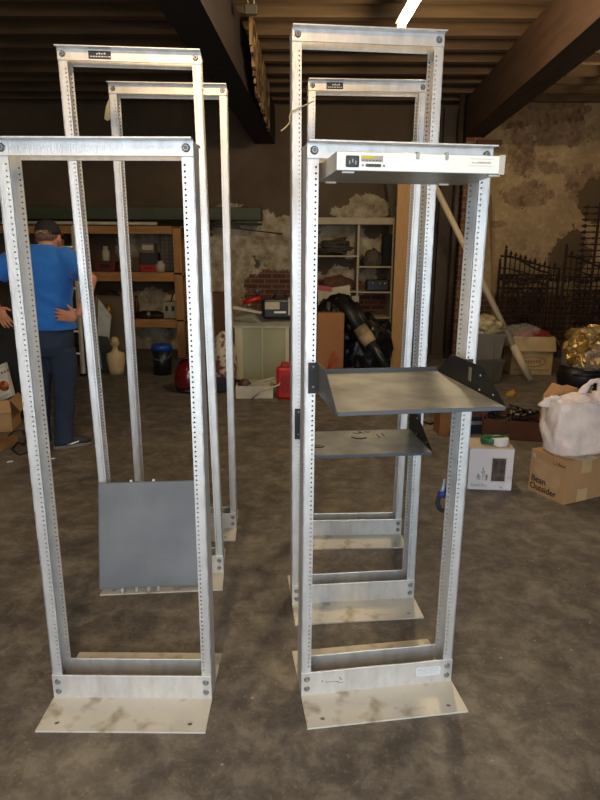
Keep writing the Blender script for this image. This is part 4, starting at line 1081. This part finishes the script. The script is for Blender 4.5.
upper, uh, uw = tote(466, 504, 361, 334, GREY, 'paler grey tote stacked on the dark tote, full of wrapping', lh, ly)
upper.location.y += .17
p = upper.location
mb = MB(); crumple(mb, (0, 0, .08), (uw*.46, .15, .11), 17, .35, 4, 2.5)
o = mb.build('wrapping_heap', mat('plastic_wrap', (176, 160, 120), .3, 0, .2, 12, .3, 20, col2=(120, 104, 74))); o.location = (p.x, p.y, p.z+uh); tag(o, 'crumpled pale packing plastic spilling over the upper tote', 'wrapping')
t, w_, h = stand('carton', 512, 552, 375, 337, R(-4), 'printed cream carton with open brown flaps near the iron gate', 'carton')
t.location.y += .19
carton(t, w_, .35, h, mat('carton_cream', (186, 160, 116), .8), open_=True)
fpz = h*.35; mb = MB()
mb.tube([(math.cos(q)*w_*.33, -.178, fpz+math.sin(q)*h*.13) for q in [2*math.pi*i/24 for i in range(25)]], .004, 5)
for i in range(7): mb.box(-w_*.22+i*w_*.065, -.179, fpz-.015, -w_*.22+i*w_*.065+.018, -.175, fpz+.015)
mb.box(-w_*.44, -.178, h*.12, w_*.44, -.175, h*.14); mb.build('printing', mat('print_brown', (140, 104, 64), .7), t)
mb = MB(); crumple(mb, (0, 0, h*.95), (w_*.42, .15, .1), 9, .3, 4, 2.5); mb2 = mb.build('red_cloth', mat('red_knit', (140, 30, 30), .8, 0, .2, 20)); mb2.location = t.location; tag(mb2, 'red cloth bundle filling the open printed carton', 'cloth')
CLEAR = mat('clear_bag', (226, 220, 206), .12, 0, .05, 5, .6, 9, alpha=.22)
q = t.location
mb = MB(); crumple(mb, (0, 0, h*1.02), (w_*.5, .17, .14), 19, .25, 4, 2.2); o = mb.build('clear_bag', CLEAR); o.location = (q.x-.12, q.y, 0); tag(o, 'clear plastic bag bulging out of the printed carton', 'bag')

# clear bag of gold foil on a black tub, right edge
t, w_, h = stand('black_tub', 556, 604, 391, 365, 0, 'black rounded tub under the clear bag of gold foil', 'tub')
MB().loft([((0, 0, 0), w_*.44, .2), ((0, 0, h*.6), w_*.5, .23), ((0, 0, h), w_*.47, .21)], 24).build('body', BLACK, t)
MB().tube([(-w_*.36, -.2, h*.75), (0, -.26, h*.8), (w_*.36, -.2, h*.75)], .014, 8).build('handle', BLACK, t)
q = t.location; tz = h
t = empty('foil_bag', (q.x+.03, q.y, tz-.02), 0, 'clear plastic bag stuffed with shiny gold foil', 'bag')
GOLD = mat('gold_foil', (208, 172, 100), .3, .75, .2, 9, .5, 12)
random.seed(9); mb = MB(); hw = w_*.47; hh = at(580, 326, q.y).z-tz
for i in range(60):
    zc_ = hh*(.08+.78*random.random()); wx = hw*(.8 if zc_ < hh*.55 else .8-1.1*(zc_/hh-.55))
    c_ = Vector((random.uniform(-1, 1)*wx, random.uniform(-.16, .05), zc_))
    crumple(mb, c_, (random.uniform(.04, .085), .05, random.uniform(.03, .075)), i+40, .7, 2, 2.5, False)
for f_ in mb.bm.faces: f_.smooth = False
mb.build('foil', [GOLD], t)
mb = MB(); n = 20; rings = []
for i in range(n+1):
    s_ = i/n; wx = hw*(1.02-.05*s_) if s_ < .55 else hw*(1.0-1.25*(s_-.55)); ring = []
    for j in range(40):
        a_ = 2*math.pi*j/40; f = 1+.10*noise.noise(Vector((math.cos(a_)*2.2, math.sin(a_)*2.2, s_*3)))+.05*noise.noise(Vector((math.cos(a_)*6, math.sin(a_)*6, s_*7)))
        ring.append(mb.bm.verts.new((math.cos(a_)*wx*f, math.sin(a_)*.22*wx/hw*f, hh*s_)))
    rings.append(ring)
for i in range(n):
    for j in range(40): mb.bm.faces.new((rings[i][j], rings[i][(j+1) % 40], rings[i+1][(j+1) % 40], rings[i+1][j])).smooth = True
mb.bm.faces.new(rings[-1])
mb.build('plastic', mat('clear_film', (230, 222, 205), .15, 0, .05, 5, .8, 14, alpha=.16), t)
# long dark crate with black cables
def crate():
    A = fl(506, 436); 
    t = empty('open_carton', fl(515, 437), R(-14), 'open dark brown carton full of black cables behind the white-bagged box', 'carton')
    w_, d_, h = .46, .42, .155
    t.location.y += .12
    carton(t, w_, d_, h, mat('carton_dark', (92, 56, 36), .8), open_=False) if False else None
    mb = MB()
    for a in ((-w_/2, -d_/2, 0, w_/2, -d_/2+.005, h), (-w_/2, d_/2-.005, 0, w_/2, d_/2, h), (-w_/2, -d_/2, 0, -w_/2+.005, d_/2, h), (w_/2-.005, -d_/2, 0, w_/2, d_/2, h), (-w_/2, -d_/2, 0, w_/2, d_/2, .005)): mb.box(*a)
    mb.build('body', mat('carton_dark', (92, 56, 36), .8), t)
    c = empty('cable_heap', t.location+Vector((0, 0, .1)), R(-14), 'tangle of black cables and clips heaped in the dark carton', 'cables')
    mb = MB(); random.seed(4)
    for i in range(26):
        p = Vector((random.uniform(-.18, .18), random.uniform(-.16, .16), random.uniform(0, .06))); pts = [p.copy()]
        dd = Vector((random.uniform(-1, 1), random.uniform(-1, 1), 0))
        for j in range(7):
            dd += Vector((random.uniform(-.8, .8), random.uniform(-.8, .8), random.uniform(-.4, .4))); dd.normalize(); p = p+dd*.035
            p.x = max(-.2, min(.2, p.x)); p.y = max(-.18, min(.18, p.y)); p.z = max(-.08, min(.09, p.z)); pts.append(p.copy())
        mb.tube(pts, random.uniform(.006, .012), 6)
    mb.build('cables', BLACK, c)
    mb = MB()
    for i in range(7): mb.sph((random.uniform(-.15, .15), random.uniform(-.15, .05), .085), (.012, .01, .01), 1)
    mb.build('clips', mat('clip_silver', (190, 185, 175), .3, .7), c)
crate()
t = empty('leaf_scrap', fl(511, 396), 0, 'crumpled yellow scrap on the floor before the totes', 'scrap')
mb = MB(); crumple(mb, (0, 0, .02), (.035, .03, .03), 5, .7, 3, 3); mb.build('scrap', mat('yellow_scrap', (190, 140, 50), .7), t)

# big carton with white shopping bag
def big_box():
    # corner nearest the camera at (563,505), left corner (528,487)
    N0 = fl(563, 505); Lf = fl(528, 489)
    e1 = (Lf-N0); L1_ = e1.length; e1.normalize(); ang = math.atan2(-e1.y, -e1.x)   # e1 points back-left
    ztop = at(560, 462, N0.y).z
    t = empty('shipping_carton', N0, 0, 'large brown shipping carton with black lettering and taped side at right', 'carton')
    e2 = Vector((-e1.y, e1.x, 0)); e2 = e2 if e2.x > 0 else -e2
    W2 = .42; h = ztop
    Mx = Matrix((( -e1.x, e2.x, 0, 0), (-e1.y, e2.y, 0, 0), (0, 0, 1, 0), (0, 0, 0, 1)))  # x: towards the camera corner along the long side
    P = lambda a, b, z: e1*a+e2*b+Vector((0, 0, z))
    mb = MB(); mb.poly([P(0, 0, 0), P(L1_, 0, 0), P(L1_, W2, 0), P(0, W2, 0)], (0, 0, h)); mb.build('body', CARD, t)
    mb = MB(); mb.poly([P(-.001, W2*.28, h*.66), P(-.001, W2*.48, h*.66), P(-.001, W2*.48, h+.001), P(-.001, W2*.28, h+.001)], -e1*.001)
    mb.build('packing_tape', TAPE, t); mb = MB()
    mb.poly([P(-.001, W2*.25, 0), P(-.001, W2*.45, 0), P(-.001, W2*.45, h*.3), P(-.001, W2*.25, h*.3)], -e1*.001)
    mb.build('packing_tape', TAPE, t)
    mb = MB(); mb.poly([P(L1_*.5-.002, 0, h), P(L1_*.5+.002, 0, h), P(L1_*.5+.002, W2, h), P(L1_*.5-.002, W2, h)], (0, 0, .001)); mb.build('seam', CARDD, t)
    # lettering on the side facing left-front: text x runs from far left corner to near corner
    tx_ = -e1; nz_ = -e2
    def TM(a, z):   # a: distance from the left far corner
        o_ = P(L1_-a, -.0012, z)
        return Matrix(((tx_.x, 0, nz_.x, o_.x), (tx_.y, 0, nz_.y, o_.y), (0, 1, 0, o_.z), (0, 0, 0, 1)))
    s = L1_
    text('lettering', 'Bean', s*.215, TM(s*.06, h*.26), mat('ink_brown', (54, 42, 30), .8), t, bold=.0006); text('lettering', 'Outsider', s*.205, TM(s*.04, h*.08), MATS['ink_brown'], t, bold=.0006)
    text('lettering', 'L.L.Bean', s*.10, TM(s*.62, h*.83), mat('ink_faded', (84, 60, 38), .8), t)
    # worn patch where a label was peeled off
    import_pts = [(.13, .50), (.30, .40), (.45, .34), (.62, .28), (.78, .26), (.86, .40), (.85, .66), (.60, .74), (.3, .82), (.12, .8)]
    mb = MB(); mb.poly([P(s*(1-a), -.0004, h*z) for a, z in import_pts], nz_*.0004); mb.build('worn_patch', mat('card_worn', (184, 150, 110), .8), t)
    mb = MB(); mb.poly([P(s*(1-a), -.0004, h*z) for a, z in ((.05, .86), (.11, .80), (.13, .88), (.07, .95))], nz_*.0008); mb.build('torn_spot', OFFW, t)
    return t, N0, P, L1_, W2, h
bt, N0, PB, BL, BW, BH = big_box()
# shopping bag on the carton
cen = N0+PB(BL*.50, BW*.44, 0); 
t = empty('shopping_bag', (cen.x, cen.y, BH), R(10), 'translucent white plastic shopping bag standing on the large shipping carton', 'bag')
k = cen.y*.97/F_PX; bw = 33*k; bh = at(560, 399, cen.y).z-BH; 
PLAS = mat('white_film', (232, 216, 206), .42, 0, .1, 9, 1.0, 22)
PLAS.node_tree.nodes['Principled BSDF'].inputs['Subsurface Weight'].default_value = .25
mb = MB(); secs = []
g = []
seg = 48; lv = 22
for i in range(lv+1):
    s = i/lv; ring = []
    for j in range(seg):
        q = 2*math.pi*j/seg; cx = math.copysign(abs(math.cos(q))**.7, math.cos(q)); sy = math.copysign(abs(math.sin(q))**.7, math.sin(q))
        wob = 1+.07*noise.noise(Vector((cx*2, sy*2, s*3)))+.06*(1-abs(noise.noise(Vector((cx*3.5, sy*3.5, s*2.2+7))))*2)+.03*(1-abs(noise.noise(Vector((cx*9, sy*9, s*3))))*2)
        prof = .88+.13*math.sin(s*2.3) if s > .03 else .82
        ring.append(mb.bm.verts.new((cx*bw*prof*wob, sy*bw*.62*prof*wob, s*bh+(.03*noise.noise(Vector((cx*2.5, sy*2.5, 3)))+.015*noise.noise(Vector((cx*8, sy*8, 3))))*s*s)))
    g.append(ring)
for i in range(lv):
    for j in range(seg): f = mb.bm.faces.new((g[i][j], g[i][(j+1) % seg], g[i+1][(j+1) % seg], g[i+1][j])); f.smooth = True
mb.bm.faces.new(g[0][::-1])
mb.build('bag', PLAS, t)
def loopm(x, lean, hgt, w, tilt=0):
    mb = MB(); n = 16; pts = []
    for j in range(n+1):
        s = j/n; a = math.pi*s
        pts.append((x-math.cos(a)*w, lean*math.sin(a), bh-.03+math.sin(a)**.8*hgt+tilt*math.cos(a)))
    mb.tube(pts, [.05-.034*math.sin(math.pi*j/n)**.6+.004*math.sin(j*2.3) for j in range(n+1)], 10, flat=.5); return mb
loopm(bw*.36, -.05, .15, .065).build('handle', PLAS, t)
loopm(-bw*.92, -.02, .05, .04).build('handle', PLAS, t)
loopm(bw*.95, -.09, .05, .06, .03).build('handle', PLAS, t)
mb = MB(); crumple(mb, (0, 0, bh*.93), (bw*.85, bw*.5, .05), 14, .3, 4, 2.4, False); mb.build('folded_top', PLAS, t)
pb_ = empty('paper_bag', (cen.x-bw*.25, cen.y+.03, BH+bh*.5), R(14), 'crumpled brown paper bag poking out of the white shopping bag', 'bag')
mb = MB(); w2 = bw*.62
mb.poly([(-w2, 0, 0), (w2, 0, 0), (w2*.96, 0, bh*.58), (w2*.5, 0, bh*.68), (-w2*.1, 0, bh*.66), (-w2*.45, 0, bh*.74), (-w2*.95, 0, bh*.5)], (0, .09, 0)); mb.build('bag', mat('kraft_paper', (176, 132, 86), .8, 0, .1, 8, .4, 20), pb_)
mb = MB(); mb.poly([(-.095, 0, 0), (.07, 0, 0), (.10, .0, .001), (-.07, .1, .001)], (0, 0, .001))
paper = empty('paper_sheet', N0+PB(BL*.20, BW*.30, BH), R(-30), 'printed white leaflet lying on the shipping carton under the bag', 'leaflet')
MB().poly([(-.09, -.05, .001), (.08, -.07, .001), (.12, .04, .001), (-.06, .08, .001)], (0, 0, .002)).build('sheet', OFFW, paper)
mb = MB()
for i in range(5): mb.box(-.05, -.04+i*.018, .003, .06, -.035+i*.018, .0036)
mb.build('print', mat('grey_print', (130, 124, 116), .8), paper)
# black heap behind the bag at right edge
p = fl(612, 470); mb = MB(); crumple(mb, (0, 0, .2), (.16, .2, .28), 23, .2, 4, 2); o = mb.build('bin_bag', BAG); o.location = (p.x+.12, p.y+.6, 0); tag(o, 'black bin bag behind the white shopping bag at the right edge', 'bin bag')

# small white product box with lidded roll on top
def white_box():
    t, w_, h = stand('product_box', 467.5, 510.5, 490, 449, R(-4), 'white product box with a wintry tree picture on its front', 'box')
    d_ = .22; m = mat('box_white', (222, 210, 206), .55, 0, .03)
    MB().box(-w_/2, 0, 0, w_/2, d_, h, bev=.003).build('body', m, t)
    MB().box(-w_/2, .0, h-.001, w_/2, d_, h+.002).build('lid', mat('box_top', (196, 180, 156), .7), t)
    MB().box(w_*.02, -.0012, h*.22, w_*.33, .0005, h*.78).build('window_picture', mat('pic_brown', (96, 74, 60), .6, 0, .3, 26, col2=(44, 34, 30)), t)
    fm = MB(); 
    for a in ((.0, .20, .35, .225), (.0, .775, .35, .80), (.0, .20, .022, .80), (.328, .20, .35, .80)): fm.box(w_*a[0], -.002, h*a[1], w_*a[2], 0, h*a[3])
    fm.build('picture_border', mat('border_cream', (214, 206, 190), .5), t)
    random.seed(3); tr = MB(); gm_ = mat('tree_grey', (138, 124, 114), .7)
    for cx, cz, hh in ((-.17, .24, .30), (-.27, .24, .16), (-.08, .24, .14)):
        for i in range(26):
            s = random.random(); zz = h*(cz+hh*s); ww = (1-s)*hh*h*.35; x = w_*cx+random.uniform(-ww, ww)
            tr.box(x-.003, -.0014, zz, x+.003, .0002, zz+.003)
        tr.box(w_*cx-.0012, -.0014, h*cz, w_*cx+.0012, .0002, h*(cz+hh))
    tr.build('tree_print', gm_, t); tr = MB()
    for i in range(16):
        x = w_*random.uniform(.37, .47); zz = h*random.uniform(.25, .5); tr.box(x-.003, -.0014, zz, x+.003, .0002, zz+.002)
    tr.build('grass_print', gm_, t)
    sm = MB(); sm.box(-w_*.495, -.0016, h*.03, w_*.495, -.0002, h*.20); sm.build('lower_band', mat('band_white', (232, 226, 224), .5), t)
    text('lettering', 'Check Pro', h*.085, Matrix.Translation((-w_*.44, -.0018, h*.09)) @ FRONT, mat('grey_letter', (96, 92, 100), .6), t, .0003)
    text('lettering', 'XL', h*.07, Matrix.Translation((w_*.22, -.0018, h*.055)) @ FRONT, MATS['grey_letter'], t, .0003)
    return t, w_, h
t, w_, h = white_box(); q = t.location
r = empty('ribbon_reel', (q.x+w_*.17, q.y+.10, h+.002), 0, 'green and white patterned ribbon reel lying on the white product box', 'ribbon')
MB().loft([((.02, -.02, 0), .052, .052), ((.02, -.02, .008), .056, .056), ((.02, -.02, .042), .056, .056), ((.02, -.02, .048), .05, .05)], 28).build('white_roll', mat('ribbon_white', (220, 214, 204), .5, 0, .3, 22, col2=(170, 60, 44), lo=.34, hi=.38), r)
mb = MB(); n = 28
mb.tube([(-.035+.05*math.cos(2*math.pi*i/n), .0+.05*math.sin(2*math.pi*i/n), .027) for i in range(n+1)], .018, 8, flat=.35)
mb.tube([(-.085, 0, .045), (-.03, -.03, .052), (.04, -.02, .054), (.085, .01, .048)], .008, 6); mb.build('green_band', mat('ribbon_green', (40, 104, 62), .5, 0, .2, 30), r)
# dark blue picture box and orange carton behind the right upright
t, w_, h = stand('picture_box', 466, 487, 434, 400, R(5), 'dark blue printed box standing behind the white product box', 'box')
MB().box(-w_/2, 0, 0, w_/2, .12, h, bev=.003).build('body', mat('navy_card', (30, 40, 62), .5), t)
MB().box(-w_*.45, -.001, h*.5, w_*.45, .001, h*.95).build('picture', mat('pic_flesh', (120, 70, 52), .6, 0, .3, 14, col2=(40, 36, 50)), t)
mb = MB()
for i in range(4): mb.box(-w_*.3+i*w_*.15, -.002, h*.28, -w_*.3+i*w_*.15+.022, .0, h*.38)
mb.build('lettering', mat('pale_letter', (140, 150, 160), .6), t)
t, w_, h = stand('figurine', 486, 493, 434, 402, 0, 'narrow black figure-like object beside the dark blue box', 'figurine')
mb = MB()
for i in range(5): mb.sph((random.uniform(-.01, .01), .03, h*(.15+.18*i)), (.03, .03, .035))
mb.build('body', BLACK, t)
t, w_, h = stand('carton', 439, 449, 436, 398, R(3), 'narrow orange-brown carton glimpsed behind the right upright', 'carton')
MB().box(-w_/2, 0, 0, w_/2, .18, h, bev=.003).build('body', mat('carton_tan', (150, 102, 58), .8), t)
tag(MB().tube([fl(u, v, .012) for u, v in ((418, 423), (424, 422), (430, 424), (437, 421), (441, 418))], .008, 6).build('cable', BLACK), 'short black cable on the floor between the right racks', 'cable')
t = empty('straw_scrap', fl(373, 414), 0, 'yellow twig-like scrap on the floor below the upper shelf', 'scrap')
mb = MB(); random.seed(8)
for i in range(14):
    a = random.uniform(0, 3.1); l = random.uniform(.03, .09); c_ = Vector((random.uniform(-.08, .08), random.uniform(-.05, .05), .012+random.random()*.02)); v_ = Vector((math.cos(a)*l, math.sin(a)*l, random.uniform(-.005, .02)))
    mb.tube([c_-v_*.5, c_+v_*.5+Vector((0, 0, .004))], .004, 5)
mb.build('twigs', mat('straw', (176, 130, 50), .7), t)
# paper flecks on the floor
for (u, v, lab) in ((52, 464-5, 'small white paper fleck near the left edge of the floor'), (10, 462, 'paper fleck beside the coiled black cable'),):
    p = fl(u, v); t_ = MB().poly([(-.02, -.008, 0), (.02, -.004, 0), (.016, .01, 0), (-.014, .008, 0)], (0, 0, .004)).build('paper_scrap', TEXTW); t_.location = (p.x, p.y, .001); t_.rotation_euler = (0, 0, R(30)); tag(t_, lab, 'scrap', 'paper flecks on the floor')
# grounds for loose pieces done
